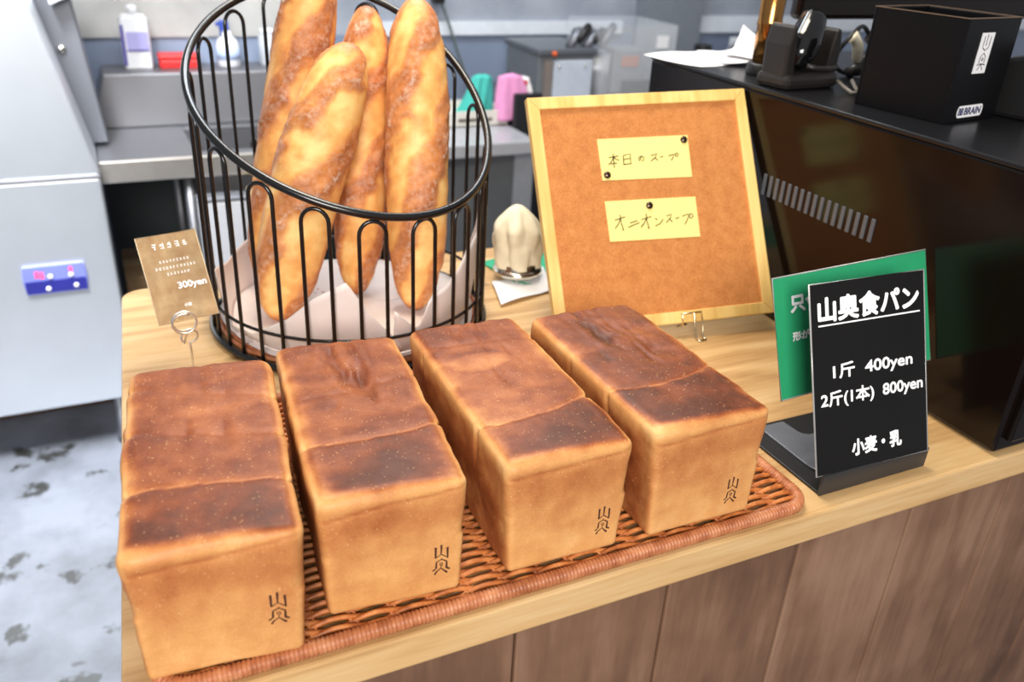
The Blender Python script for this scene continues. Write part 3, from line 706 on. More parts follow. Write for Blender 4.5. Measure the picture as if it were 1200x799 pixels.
# green sign on its own holder
GM = frame_matrix((0.763, 0.05, 0.974), 0.057, 0.36)
gs = thing('notice_sign', 'green notice sign with white lettering behind the black price sign', 'sign', M=GM)
GW, GH = 0.244, 0.134; Gi = GM.inverted()
MB().box(0, GW, 0, 0.0012, 0, GH).build('card', plain('green_card', srgb(46, 160, 108), 0.4, vary=0.05), gs)
MB().tube([(0, 0.0005, 0), (GW, 0.0005, 0), (GW, 0.0005, GH), (0, 0.0005, GH)], 0.001, 6, closed=True).build('sleeve', M_clear, gs)
G_ = lambda u0, v0, u1, v1: (u0 * GW, (1 - v1) * GH, u1 * GW, (1 - v0) * GH)
lettering('lettering', '只今', G_(0.095, 0.16, 0.275, 0.30), M_letter, gs, bold=0.045)
lettering('lettering', '形がく', G_(0.095, 0.465, 0.235, 0.535), M_letter, gs, bold=0.05)
lettering('lettering', '日', G_(0.225, 0.70, 0.268, 0.765), M_letter, gs, bold=0.05)
# U-slotted satin base of the holder and the strut up to the card
up_ = []
x0, x1, y0, y1 = 0.787, 0.912, -0.012, 0.098
def arc(cx, cy, r, a0, a1, n=8): return [(cx + r * math.cos(a), cy + r * math.sin(a)) for a in np.linspace(a0, a1, n)]
up_ += arc(x0 + 0.03, y0 + 0.03, 0.03, pi, 1.5 * pi) + [(x1, y0), (x1, y1 - 0.034)] + arc(x0 + 0.050, y1 - 0.022, 0.012, 1.5 * pi, pi)[0:] + [(x0 + 0.036, y1), (x0, y1)]
hp = MB().prism(up_, ZT + 0.0036, ZT + 0.0062)
world_part(hp, 'base_plate', plain('satin_graphite', srgb(104, 107, 114), 0.26, spec=0.7), gs, Gi, bevel=0.0006)
MB().box(0.06, 0.20, 0.0014, 0.0034, -0.075, 0.10).build('back_plate', M_blackmat, gs, bevel=0.0006)

# ------------------------------------------------------------------ glossy black machine with vents
MZ = 1.223
mc = thing('black_machine', 'large glossy black machine with vent slots at the right of the counter', 'machine', (1.012, -0.047, ZT))
MH = MZ - ZT; MD = 0.79; MWd = 0.62
MB().box(0.0, MWd, 0.004, MD, 0.004, MH - 0.006).build('casing', M_gloss, mc, bevel=0.004)
MB().box(-0.002, MWd, 0.0, MD, MH - 0.006, MH).build('top_plate', plain('dark_top', srgb(24, 24, 27), 0.28, spec=0.35), mc, bevel=0.002)
MB().box(0.012, MWd - 0.012, -0.004, 0.006, 0.02, MH - 0.02).build('front_door', M_gloss, mc, bevel=0.003)
MB().tube([(0.06, -0.004, MH - 0.05), (0.06, -0.03, MH - 0.05), (MWd - 0.06, -0.03, MH - 0.05), (MWd - 0.06, -0.004, MH - 0.05)], 0.006, 8).build('door_handle', M_chrome, mc)
M_slot = plain('vent_grey', srgb(86, 90, 97), 0.4)
for i in range(17):
    y = 0.248 + 0.0131 * i
    MB().box(-0.0016, 0.002, y - 0.0030, y + 0.0030, 0.176, 0.207).build('vent_slot', M_slot, mc, bevel=0.0006)
for x in (0.03, MWd - 0.03):
    for y in (0.03, MD - 0.03): MB().lathe([(0.014, 0), (0.014, 0.005)], x, y, 16).build('foot', M_blackmat, mc)

# things on the machine
m, nt, b = new_mat('sticker_black'); 
bx = thing('black_box', 'open-topped black box with white logo sticker and oval name sticker', 'box', (1.087, 0.200, MZ), 0.138)
bw, bd, bh, th = 0.114, 0.132, 0.124, 0.004
M_box = plain('black_laminate', srgb(9, 9, 12), 0.36, spec=0.2)
MB().box(0, bw, 0, th, 0, bh).box(0, bw, bd - th, bd, 0, bh).box(0, th, th, bd - th, 0, bh).box(bw - th, bw, th, bd - th, 0, bh).box(th, bw - th, th, bd - th, 0, th).build('box_walls', M_box, bx, bevel=0.0012)
MB().box(-0.0006, bw + 0.0006, -0.0006, 0.003, bh, bh + 0.001).box(-0.0006, 0.003, 0.003, bd, bh, bh + 0.001).box(bw - 0.003, bw + 0.0006, 0.003, bd, bh, bh + 0.001).box(0.003, bw - 0.003, bd - 0.003, bd, bh, bh + 0.001).build('top_edge', plain('worn_edge', srgb(96, 78, 62), 0.5), bx)
st1 = MB().box(0.033, 0.060, -0.0008, -0.0002, 0.060, 0.108).build('logo_sticker', M_paper, bx)
mk = MB()
def mk2(pts, r=0.0006): mk.tube([(x, -0.0010, z) for x, z in pts], r, 6, flat=0.4, up=(0, 1, 0))
mk2([(0.040, 0.104), (0.040, 0.092)]); mk2([(0.046, 0.106), (0.046, 0.093)]); mk2([(0.053, 0.104), (0.053, 0.092)]); mk2([(0.040, 0.091), (0.0465, 0.087), (0.053, 0.091)])
mk2([(0.041, 0.072), (0.041, 0.080), (0.0465, 0.084), (0.052, 0.080), (0.052, 0.072)]); mk2([(0.0445, 0.077), (0.0465, 0.079), (0.0485, 0.077), (0.0465, 0.075), (0.0445, 0.077)])
mk2([(0.038, 0.070), (0.0465, 0.0715), (0.055, 0.070)]); mk2([(0.041, 0.064), (0.0465, 0.071), (0.052, 0.064)])
mk.build('logo_print', M_ink, bx)
sk = MB().prism([(0.029 + 0.004 * math.cos(a) + (0.047 if math.cos(a) > 0 else 0), 0.0135 + 0.0075 * math.sin(a)) for a in np.linspace(0, 2 * pi, 24, endpoint=False)], 0, 0.0005, Matrix(((1, 0, 0, 0), (0, 0, -1, -0.0002), (0, 1, 0, 0), (0, 0, 0, 1))))
sk.build('name_sticker', M_paper, bx)
M_navy = plain('navy_print', srgb(40, 42, 92), 0.5)
lettering('lettering', 'BRAIN', (0.0405, 0.0095, 0.0755, 0.0180), M_navy, bx, y=-0.0009, bold=0.05)
lettering('lettering', 'BB', (0.0275, 0.0095, 0.0375, 0.0180), M_navy, bx, y=-0.0009, bold=0.05)

# papers
rn = random.Random(3)
def paper(label, cx, cy, rz, w_, h_, z, lift, seed):
    g = []
    for i in range(14):
        row = []
        for j in range(14):
            u_, v_ = i / 13 - 0.5, j / 13 - 0.5
            row.append((u_ * w_, v_ * h_, lift * (max(0, u_ + v_ * 0.4) ** 2) * 3 + 0.002 * (1 + math.sin(5 * u_ + seed + 3 * v_))))
        g.append(row)
    o = MB().sheet(g).build('paper_sheet', M_paper, None, solid=0.0006, loc=(cx, cy, z)); o.rotation_euler = (0, 0, rz)
    return tag(o, label, 'paper', 'papers lying on the black machine')
paper('flat white paper sheet overhanging the back left corner of the black machine', 1.075, 0.690, 0.25, 0.148, 0.125, MZ + 0.0008, 0.0, 1)
paper('creased white paper sheet lying on the flat sheet beside the gold tube', 1.135, 0.665, -0.2, 0.105, 0.11, MZ + 0.005, 0.02, 2)
paper('topmost curled white paper slip beside the gold tube', 1.150, 0.640, 0.5, 0.075, 0.09, MZ + 0.010, 0.028, 3)

# gold tube
gt = thing('gold_tumbler', 'tall shiny gold metal tube on a round black foot on the machine', 'tumbler', (1.088, 0.548, MZ))
M_gold = plain('gold_metal', srgb(172, 124, 70), 0.18, metal=1.0)
MB().lathe([(0.0235, 0), (0.0240, 0.002), (0.0235, 0.016), (0.021, 0.018)], seg=32).build('foot', M_blackmat, gt)
MB().lathe([(0.0175, 0.016), (0.0180, 0.070), (0.0190, 0.075), (0.0190, 0.079), (0.0182, 0.081), (0.0215, 0.22), (0.0205, 0.22), (0.0175, 0.15), (0.001, 0.15)], seg=40).build('tube', M_gold, gt)
MB().prism([(0.0185 * math.cos(a), 0.0185 * math.sin(a)) for a in np.linspace(-1.5, -0.7, 6)] + [(0.0178 * math.cos(a), 0.0178 * math.sin(a)) for a in np.linspace(-0.7, -1.5, 6)], 0.018, 0.046).build('label', M_white, gt)

# barcode scanner in its cradle
cr = thing('scanner_cradle', 'dark plastic cradle stand on the machine to the left of the black box', 'cradle', (1.078, 0.455, MZ), 0.1)
M_cr = plain('cradle_plastic', srgb(34, 30, 28), 0.4)
MB().prism([(-0.055, -0.030)] + [(0.055, -0.030), (0.058, 0.03), (-0.058, 0.03)], 0.0, 0.022).build('base', M_cr, cr, bevel=0.008)
for sx, hh in ((-1, 0.088), (1, 0.082)):
    MB().prism([(sx * 0.034, 0.012), (sx * 0.054, 0.012), (sx * 0.056, hh * 0.7), (sx * 0.050, hh), (sx * 0.042, hh), (sx * 0.036, hh * 0.6)][::sx], -0.022, 0.024, Matrix(((1, 0, 0, 0), (0, 0, 1, 0), (0, 1, 0, 0), (0, 0, 0, 1)))).build('side_wall', M_cr, cr, bevel=0.004)
MB().box(-0.045, 0.045, 0.020, 0.028, 0.012, 0.075).build('back_wall', M_cr, cr, bevel=0.003)
scn = thing('hand_scanner', 'glossy black hand scanner leaning in the dark plastic cradle', 'scanner', (1.076, 0.452, MZ + 0.022), 0.1)
pth = [(-0.020, -0.008, 0.008), (-0.015, -0.006, 0.022), (-0.004, -0.002, 0.040), (0.008, 0.003, 0.058), (0.018, 0.008, 0.074), (0.022, 0.010, 0.082)]
sec = [0.012, 0.021, 0.024, 0.022, 0.018, 0.006]
pp = []; rs = []
for i in range(len(pth) - 1):
    for k in range(5):
        f = k / 5; pp.append(tuple(Vector(pth[i]).lerp(Vector(pth[i + 1]), f))); rs.append(sec[i] + (sec[i + 1] - sec[i]) * f)
pp.append(pth[-1]); rs.append(sec[-1])
MB().tube(pp, rs, 20).build('body', plain('scanner_black', srgb(12, 12, 13), 0.1, spec=0.7), scn)
MB().tube([(-0.016, -0.024, 0.012), (0.0, -0.030, 0.008), (0.028, -0.030, 0.007), (0.044, -0.028, 0.008)], 0.004, 8).build('grip_end', M_cr, scn)
# chrome headset-like ring bundle behind
hs = thing('cable_loop', 'bright and dark cable loop standing between cradle and black box', 'cable', (1.235, 0.505, MZ))
MB().tube([(0.038 * math.cos(a), 0.010 * math.sin(2 * a), 0.040 + 0.036 * math.sin(a)) for a in np.linspace(0, 2 * pi, 40, endpoint=False)], 0.0035, 8, closed=True).build('black_cable', M_blackmat, hs)
MB().tube([(-0.030, -0.008, 0.055), (-0.024, -0.012, 0.064), (-0.012, -0.012, 0.050), (-0.006, -0.010, 0.030), (0.004, -0.008, 0.016)], [0.005, 0.008, 0.009, 0.008, 0.005], 10).build('bright_sleeve', plain('cream_sleeve', srgb(226, 216, 190), 0.2, spec=0.7), hs)
MB().tube([(0.010, -0.01, 0.062), (0.022, -0.012, 0.050), (0.016, -0.01, 0.030), (-0.004, -0.012, 0.016), (-0.02, -0.012, 0.008)], 0.009, 10).build('dark_sleeve', M_cr, hs)
cl_ = MB().tube([(1.125, 0.425, MZ + 0.012), (1.115, 0.400, MZ + 0.008), (1.108, 0.375, MZ + 0.004), (1.120, 0.372, MZ + 0.004), (1.134, 0.395, MZ + 0.006), (1.150, 0.42, MZ + 0.012)], 0.0028, 8).build('loose_cable', plain('grey_cable', srgb(128, 122, 116), 0.4), None)
tag(cl_, 'short grey cable end lying on the machine left of the black box', 'cable')
# register screen above, dark lower edge in frame
rg = thing('register_screen', 'large black register screen cut off by the top right of the photo', 'screen', (1.48, 0.60, MZ))
MB().box(-0.29, 0.40, 0.0, 0.025, 0.074, 0.38).build('screen_panel', M_gloss, rg, bevel=0.008)
MB().box(0.06, 0.13, 0.03, 0.06, 0.006, 0.20).build('stem', M_blackmat, rg, bevel=0.004)
MB().box(-0.01, 0.13, -0.03, 0.10, 0.0, 0.008).build('base', M_blackmat, rg, bevel=0.003)
tm = thing('card_terminal', 'dark payment terminal at the right edge behind the black box', 'terminal', (1.262, 0.185, MZ), 0.2)
MB().prism([(0, 0), (0.09, 0), (0.09, 0.035), (0.05, 0.075), (0.0, 0.09)], -0.04, 0.04, Matrix(((0, 0, 1, 0), (1, 0, 0, 0), (0, 1, 0, 0), (0, 0, 0, 1)))).build('body', M_blackmat, tm, bevel=0.006)
MB().box(-0.03, 0.03, -0.0016, 0.0, 0.02, 0.05).build('label_strip', plain('brown_strip', srgb(120, 82, 60), 0.4), tm)

# ------------------------------------------------------------------ cloth-covered shaker, napkin, green cloth (behind the basket)
gc = MB().sheet([[(0.70 + 0.12 * i / 11 - 0.02 * j / 11, 0.575 + 0.115 * j / 11 + 0.02 * i / 11, ZT + 0.0016 + 0.0010 * math.sin(i * 1.1 + j)) for j in range(12)] for i in range(12)]).build('folded_cloth', plain('green_cloth', srgb(52, 160, 120), 0.9), None, solid=0.0016)
tag(gc, 'green cloth lying on the counter behind the cork board', 'cloth')
nk = []
for i in range(18):
    row = []
    for j in range(14):
        u_, v_ = i / 17, j / 13; p = Vector((0.626, 0.535)).lerp(Vector((0.665, 0.512)), 0) if False else None
        x = 0.640 + 0.105 * u_ + 0.022 * v_; y = 0.515 + 0.028 * u_ + 0.085 * v_
        row.append((x, y, ZT + 0.0048 + 0.0022 * math.sin(u_ * 5 + v_ * 3) + 0.010 * max(0, u_ - 0.7) * (1 - v_)))
    nk.append(row)
tag(MB().sheet(nk).build('paper_napkin', M_paper, None, solid=0.0006), 'white paper napkin under the cloth-topped dish on the counter', 'napkin')
pt = thing('covered_pot', 'small glass and silver pot with a beige cloth cover between basket and board', 'pot', (0.712, 0.612, ZT + 0.010))
MB().lathe([(0.001, 0), (0.036, 0), (0.039, 0.003), (0.040, 0.008), (0.037, 0.011), (0.033, 0.013), (0.033, 0.02), (0.001, 0.02)], seg=40).build('dish', M_chrome, pt)
V = []; F = []; ns_, nr = 64, 40
for i in range(nr + 1):
    t_ = i / nr; z = 0.014 + 0.100 * t_
    r0 = 0.034 + 0.007 * math.sin(min(1, t_ * 1.5) * pi / 2) if t_ < 0.45 else 0.041 * max(0, 1 - ((t_ - 0.45) / 0.57) ** 1.8) ** 0.72
    for k in range(ns_):
        a = 2 * pi * k / ns_
        fold = 0.0105 * (abs(math.sin(3.0 * a + 1.6 * t_ + 0.6)) ** 0.7 - 0.6) * (1 - 0.35 * t_) + 0.0030 * math.sin(8 * a + 1 - 3 * t_) + 0.0060 * noise.noise(Vector((math.cos(a) * 2, math.sin(a) * 2, t_ * 4)))
        r_ = max(0.0005, r0 + fold * min(1, (1 - t_) * 2.5)); sk_ = 0.014 * t_ * t_
        V.append((r_ * math.cos(a) - sk_ * 0.2, r_ * 0.86 * math.sin(a), z - 0.010 * math.cos(a - 0.4) * t_ * (r_ / 0.04)))
F = [(i * ns_ + k, i * ns_ + (k + 1) % ns_, (i + 1) * ns_ + (k + 1) % ns_, (i + 1) * ns_ + k) for i in range(nr) for k in range(ns_)] + [tuple(nr * ns_ + k for k in range(ns_))]
mb = MB(); mb.add(V, F, True); mb.build('cloth_cover', plain('beige_linen', srgb(226, 214, 184), 0.9, vary=0.05, scale=80, bmp=0.3), pt)

# ------------------------------------------------------------------ steel machine at the left
sm_ = thing('steel_machine', 'large stainless steel kitchen machine with blue control panel at the far left', 'machine', (0, 1.75, 0))
x0, x1 = -0.75, 0.111
MB().box(x0, x1, 0, 0.25, 0.165, 0.790).build('lower_body', M_steel, sm_, bevel=0.006)
MB().add([(x0, 0.004, 0.795), (x1, 0.004, 0.795), (x1, 0.25, 0.795), (x0, 0.25, 0.795), (x0, 0.004, 1.40), (-0.022, 0.004, 1.40), (-0.022, 0.25, 1.40), (x0, 0.25, 1.40)],
         [(0, 3, 2, 1), (4, 5, 6, 7), (0, 1, 5, 4), (1, 2, 6, 5), (2, 3, 7, 6), (3, 0, 4, 7)]).build('hood', M_steel, sm_, bevel=0.006)
MB().box(x0, x1 + 0.002, -0.002, 0.02, 0.788, 0.797).build('seam', M_sink, sm_, bevel=0.002)
for x in (x0 + 0.05, x1 - 0.05):
    for y in (0.05, 0.20): MB().lathe([(0.022, 0), (0.022, 0.03), (0.016, 0.04), (0.016, 0.17)], x, y, 16).build('leg', M_darksteel, sm_)
# control panel, z 0.50-0.60
cpw = lambda x: x
pan = MB(); PX0, PX1, PZ0, PZ1 = -0.103, 0.042, 0.503, 0.578
out = []
for a in np.linspace(-0.5, 0.5, 9): out.append((PX1 - 0.008 + 0.008 * math.cos(a * 2), (PZ0 + PZ1) / 2 + (PZ1 - PZ0) / 2 * a * 2))
for a in np.linspace(0.5, -0.5, 9): out.append((PX0 + 0.008 - 0.008 * math.cos(a * 2), (PZ0 + PZ1) / 2 + (PZ1 - PZ0) / 2 * a * 2))
XZ = lambda y: Matrix(((1, 0, 0, 0), (0, 0, -1, y), (0, 1, 0, 0), (0, 0, 0, 1)))
cpn = MB().prism(out, 0, 0.008, XZ(0.0)).build('control_panel', plain('panel_lilac', srgb(112, 120, 190), 0.3), sm_, bevel=0.001)
MB().box(PX0 + 0.003, PX1 - 0.003, -0.0092, -0.0082, PZ0 + 0.004, PZ0 + 0.036).build('dark_band', plain('panel_blue', srgb(36, 38, 120), 0.3), cpn)
def emis(name, col, s):
    m, nt, b = new_mat(name); b.inputs['Base Color'].default_value = col; b.inputs['Emission Color'].default_value = col; b.inputs['Emission Strength'].default_value = s; return m
M_red = emis('red_digits', srgb(255, 60, 90), 1.2)
def digit(x, z, w_, h_, segs):
    d = MB(); t_ = w_ * 0.24
    S = {'a': (0, w_, h_ - t_, h_), 'd': (0, w_, 0, t_), 'g': (0, w_, h_ / 2 - t_ / 2, h_ / 2 + t_ / 2), 'f': (0, t_, h_ / 2, h_), 'b': (w_ - t_, w_, h_ / 2, h_), 'e': (0, t_, 0, h_ / 2), 'c': (w_ - t_, w_, 0, h_ / 2)}
    for s_ in segs: q = S[s_]; d.box(x + q[0], x + q[1], -0.0092, -0.0082, z + q[2], z + q[3])
    return d
dg_ = digit(-0.074, 0.549, 0.008, 0.015, 'abdefgc'); d2 = digit(-0.063, 0.546, 0.008, 0.015, 'acdefg'); dg_.add(d2.v, d2.f)
dg_.build('red_display', M_red, cpn); digit(0.004, 0.557, 0.007, 0.012, 'afgcd').build('red_display', M_red, cpn)
for x, z in ((-0.050, 0.517), (0.014, 0.519), (-0.041, 0.549), (0.006, 0.549)):
    MB().lathe([(0.0058, 0.008), (0.0058, 0.0115), (0.004, 0.0125), (0.0005, 0.0125)], seg=18, M=Matrix(((1, 0, 0, x), (0, 0, -1, 0), (0, 1, 0, z), (0, 0, 0, 1)))).build('button', M_white, cpn)
# sloping dark duct beside the hood, pale unit on the wall above it
du = thing('slanted_duct', 'dark grey slanted steel duct beside the stainless machine at the upper left', 'duct', (0, 2.02, 0))
MB().add([(x, y, z) for y in (0.0, 0.15) for x, z in ((-0.02, 1.32), (0.096, 1.32), (0.145, 0.81), (0.085, 0.81))], [(3, 2, 1, 0), (4, 5, 6, 7), (0, 1, 5, 4), (1, 2, 6, 5), (2, 3, 7, 6), (3, 0, 4, 7)]).build('duct_body', M_darksteel, du, bevel=0.004)
MB().lathe([(0.011, 0.0), (0.011, 0.004), (0.007, 0.010), (0.0005, 0.010)], seg=16, M=Matrix(((1, 0, 0, 0.070), (0, 0, -1, 0.0), (0, 1, 0, 1.055), (0, 0, 0, 1)))).build('bolt', M_chrome, du)
hu = thing('pale_housing', 'pale metal housing at the very top left above the slanted duct', 'housing', (0, 1.96, 0))
MB().prism([(0.062, 1.165), (0.170, 1.215), (0.170, 1.50), (0.045, 1.50)], -0.05, 0.0, XZ(0)).build('housing_body', M_white, hu, bevel=0.005)

# ------------------------------------------------------------------ sink unit
sk_ = thing('sink_unit', 'long stainless steel sink unit with backsplash against the kitchen wall', 'sink', (0.112, 1.86, 0))
SX1 = 0.885; SZ = 0.80; SD = 0.36
bs0, bs1 = 0.24, 0.82
M_s2 = M_sink
MB().box(0, bs0, 0, SD, SZ - 0.012, SZ).box(bs1, SX1, 0, SD, SZ - 0.012, SZ).box(bs0, bs1, 0, 0.05, SZ - 0.012, SZ).box(bs0, bs1, SD - 0.04, SD, SZ - 0.012, SZ).build('deck', M_sink, sk_, bevel=0.002)
MB().box(bs0, bs0 + 0.006, 0.05, SD - 0.04, SZ - 0.20, SZ - 0.012).box(bs1 - 0.006, bs1, 0.05, SD - 0.04, SZ - 0.20, SZ - 0.012).box(bs0, bs1, 0.044, 0.05, SZ - 0.20, SZ - 0.012).box(bs0, bs1, SD - 0.046, SD - 0.04, SZ - 0.20, SZ - 0.012).box(bs0, bs1, 0.044, SD - 0.04, SZ - 0.206, SZ - 0.20).build('basin', M_sink, sk_)
MB().box(0, SX1, -0.012, 0.0, SZ - 0.055, SZ + 0.002).build('front_lip', plain('lip_steel', (0.60, 0.56, 0.52, 1), 0.35, metal=0.9), sk_, bevel=0.003)
MB().add([(0.0, SD, SZ), (SX1, SD, SZ), (SX1, 0.53, SZ), (0.0, 0.53, SZ), (0.045, SD + 0.01, 0.952), (SX1, SD + 0.01, 0.952), (SX1, 0.53, 0.952), (0.045, 0.53, 0.952)], [(0, 3, 2, 1), (4, 5, 6, 7), (0, 1, 5, 4), (1, 2, 6, 5), (2, 3, 7, 6), (3, 0, 4, 7)]).build('backsplash', steel_mat('splash_steel', (0.23, 0.23, 0.245, 1), 0.42, 0), sk_, bevel=0.004)
MB().lathe([(0.026, 0.0), (0.026, 0.006), (0.018, 0.010), (0.012, 0.004), (0.0005, 0.004)], seg=24, M=Matrix(((1, 0, 0, 0.455), (0, 0, -1, SD - 0.047), (0, 1, 0, SZ - 0.06), (0, 0, 0, 1)))).build('overflow', M_blackmat, sk_)
for x in (0.215, SX1 - 0.03):
    for y in (0.03, 0.48): MB().tube([(x, y, 0), (x, y, SZ - 0.012)], 0.014, 12).build('leg', M_sink, sk_)
MB().box(0.0, SX1, 0.49, 0.50, 0.0, SZ - 0.02).build('rear_panel', plain('dim_panel', srgb(44, 52, 52), 0.5), sk_)
# things under the sink
ub = thing('storage_bin', 'pale grey upright bin standing against the sink front behind the wire basket', 'bin', (0.424, 1.785, 0.0))
MB().prism([(-0.085, 0), (0.040, 0), (0.040, 0.695), (-0.090, 0.695)], -0.045, 0.0, XZ(0)).build('body', plain('bin_grey', srgb(168, 168, 172), 0.4), ub, bevel=0.01)
MB().box(-0.092, 0.042, -0.004, 0.049, 0.695, 0.705).build('lid', M_darksteel, ub, bevel=0.004)
cbd = MB().box(0.470, 0.500, 1.785, 1.835, 0.0, 0.715).build('cutting_board', plain('cream_board', srgb(244, 224, 170), 0.5), None, bevel=0.006)
tag(cbd, 'cream board standing on edge against the sink front beside the grey bin', 'board')
wb = MB().box(-0.4, 0.085, 2.03, 2.06, 0.0, 0.13).build('wooden_plank', plain('dark_brown_plank', srgb(74, 54, 38), 0.7, vary=0.4, scale=6), None, bevel=0.003)
tag(wb, 'dark brown plank on the floor under the stainless machine', 'plank')
wb2 = thing('cardboard_box', 'brown box on the floor below the left end of the sink', 'box', (0.215, 1.99, 0.0))
MB().box(-0.085, 0.10, 0, 0.25, 0, 0.42).build('carton', plain('brown_carton', srgb(96, 74, 46), 0.8, vary=0.2), wb2, bevel=0.003)
MB().box(-0.086, 0.101, 0.10, 0.15, 0.3, 0.421).build('tape', plain('tape', srgb(120, 100, 70), 0.4), wb2)

# bottles and box on the ledge
LZ = 0.952
bt = thing('detergent_bottle', 'tall white squeeze bottle with lilac label on the sink ledge, furthest left', 'bottle', (0.262, 2.325, LZ), 0)
bl = lambda k: [(x * k, y * k) for x, y in ((-0.036, -0.018), (0.036, -0.018), (0.04, 0), (0.036, 0.018), (-0.036, 0.018), (-0.04, 0))]
MB().prism(bl(1.0), 0, 0.145).prism(bl(0.86), 0.145, 0.152).build('body', M_white, bt, bevel=0.006)
MB().lathe([(0.014, 0.150), (0.014, 0.172), (0.012, 0.176), (0.001, 0.178)], seg=20).build('cap', M_white, bt)
MB().box(-0.026, 0.034, -0.0195, -0.0178, 0.055, 0.105).build('label', plain('lilac_label', srgb(168, 164, 214), 0.4), bt)
MB().box(-0.0395, -0.030, -0.0195, -0.0170, 0.010, 0.125).box(-0.026, 0.034, -0.0198, -0.0194, 0.050, 0.055).build('purple_stripe', plain('violet_print', srgb(86, 80, 150), 0.4), bt)
rb = thing('red_container', 'small red lidded plastic container on the sink ledge', 'container', (0.376, 2.325, LZ))
M_redp = plain('red_plastic', srgb(206, 40, 40), 0.35)
MB().prism([(-0.058, -0.03), (0.058, -0.03), (0.058, 0.03), (-0.058, 0.03)], 0, 0.026).build('body', M_redp, rb, bevel=0.006)
MB().box(-0.060, 0.060, -0.032, 0.032, 0.026, 0.041).build('lid', M_redp, rb, bevel=0.006)
sb = thing('spray_bottle', 'white spray bottle with blue trigger seen through the left of the basket', 'bottle', (0.522, 2.325, LZ))
MB().lathe([(0.030, 0), (0.034, 0.004), (0.034, 0.06), (0.028, 0.078), (0.014, 0.09), (0.012, 0.104), (0.001, 0.104)], seg=28).build('body', M_white, sb)
MB().lathe([(0.0345, 0.022), (0.0345, 0.056)], seg=28).build('label', plain('pale_blue_label', srgb(176, 192, 226), 0.4), sb)
MB().box(-0.020, 0.008, -0.010, 0.010, 0.103, 0.135).box(-0.030, -0.020, -0.006, 0.006, 0.118, 0.130).box(-0.019, -0.013, -0.004, 0.004, 0.085, 0.104).build('trigger', M_blue, sb, bevel=0.003)
pb = thing('pump_bottle', 'white pump bottle with bold blue label behind the baguettes', 'bottle', (0.715, 2.325, LZ))
MB().lathe([(0.034, 0), (0.038, 0.004), (0.038, 0.120), (0.030, 0.140), (0.014, 0.152), (0.014, 0.168), (0.005, 0.170), (0.005, 0.195), (0.001, 0.196)], seg=28).build('body', M_white, pb)
MB().lathe([(0.0385, 0.062), (0.0385, 0.118)], seg=28).build('label', M_blue, pb)
lettering('lettering', 'La', (-0.015, 0.085, 0.012, 0.105), M_letter, pb, y=-0.0392, bold=0.05)
MB().box(-0.035, 0.008, -0.007, 0.007, 0.192, 0.204).build('pump_head', M_white, pb, bevel=0.003)
cn = thing('clear_canister', 'pale translucent canister on the ledge left of the pump bottle', 'canister', (0.645, 2.33, LZ))
MB().lathe([(0.026, 0), (0.028, 0.003), (0.028, 0.088), (0.020, 0.096), (0.001, 0.096)], seg=24).build('body', plain('milky_plastic', srgb(186, 190, 196), 0.3), cn)
MB().lathe([(0.022, 0.094), (0.022, 0.108), (0.001, 0.109)], seg=24).build('lid', M_white, cn)

# ------------------------------------------------------------------ right part of the kitchen bench
kb = thing('kitchen_bench', 'grey kitchen bench at the right end of the sink behind the cork board', 'bench', (1.00, 1.74, 0))
M_bench = plain('bench_grey', srgb(150, 152, 158), 0.35, vary=0.05)
MB().box(0.0, 0.315, 0.0, 0.54, 0.775, 0.815).build('bench_top', plain('bench_top', srgb(172, 172, 176), 0.25), kb, bevel=0.004)
MB().box(0.02, 0.25, 0.02, 0.115, 0.0, 0.775).build('front_panel', plain('bench_panel', srgb(96, 98, 100), 0.5), kb)
MB().box(0.25, 0.312, 0.012, 0.52, 0.0, 0.775).build('end_panel', M_bench, kb)
bt2 = thing('side_table', 'dark table carrying the slicer to the right of the sink', 'table', (1.34, 1.92, 0))
MB().box(0.0, 1.4, 0.0, 0.45, 0.835, 0.868).build('table_top', M_darksteel, bt2, bevel=0.004)
MB().box(0.01, 1.38, 0.03, 0.05, 0.05, 0.835).box(0.01, 0.03, 0.05, 0.43, 0.05, 0.835).build('panels', plain('near_black_panel', srgb(18, 18, 20), 0.6), bt2)
for x in (0.03, 1.36):
    for y in (0.04, 0.41): MB().tube([(x, y, 0), (x, y, 0.835)], 0.018, 10).build('leg', M_darksteel, bt2)
# crate with cloths
cr2 = thing('plastic_crate', 'shallow off-white crate at the sink end seen through the basket', 'crate', (1.195, 1.945, 0.8155))
a_ = 0.115
MB().box(-a_, a_, 0, 0.006, 0.0, 0.048).box(-a_, a_, 0.17, 0.176, 0, 0.048).box(-a_, -a_ + 0.006, 0.006, 0.17, 0, 0.048).box(a_ - 0.006, a_, 0.006, 0.17, 0, 0.048).box(-a_, a_, 0, 0.176, 0, 0.006).build('crate_walls', plain('offwhite_plastic', srgb(214, 210, 200), 0.4), cr2, bevel=0.002)
MB().box(-0.055, 0.06, -0.0010, 0.0, 0.016, 0.026).build('dark_print', plain('brown_print', srgb(92, 82, 72), 0.6), cr2)
kb2 = thing('dark_bin', 'black bin at the end of the sink below the pink cloth', 'bin', (1.372, 1.90, 0.0))
MB().box(-0.060, 0.035, 0.0, 0.02, 0.0, 0.92).build('bin_front', plain('bin_black', srgb(30, 30, 34), 0.5), kb2, bevel=0.004)
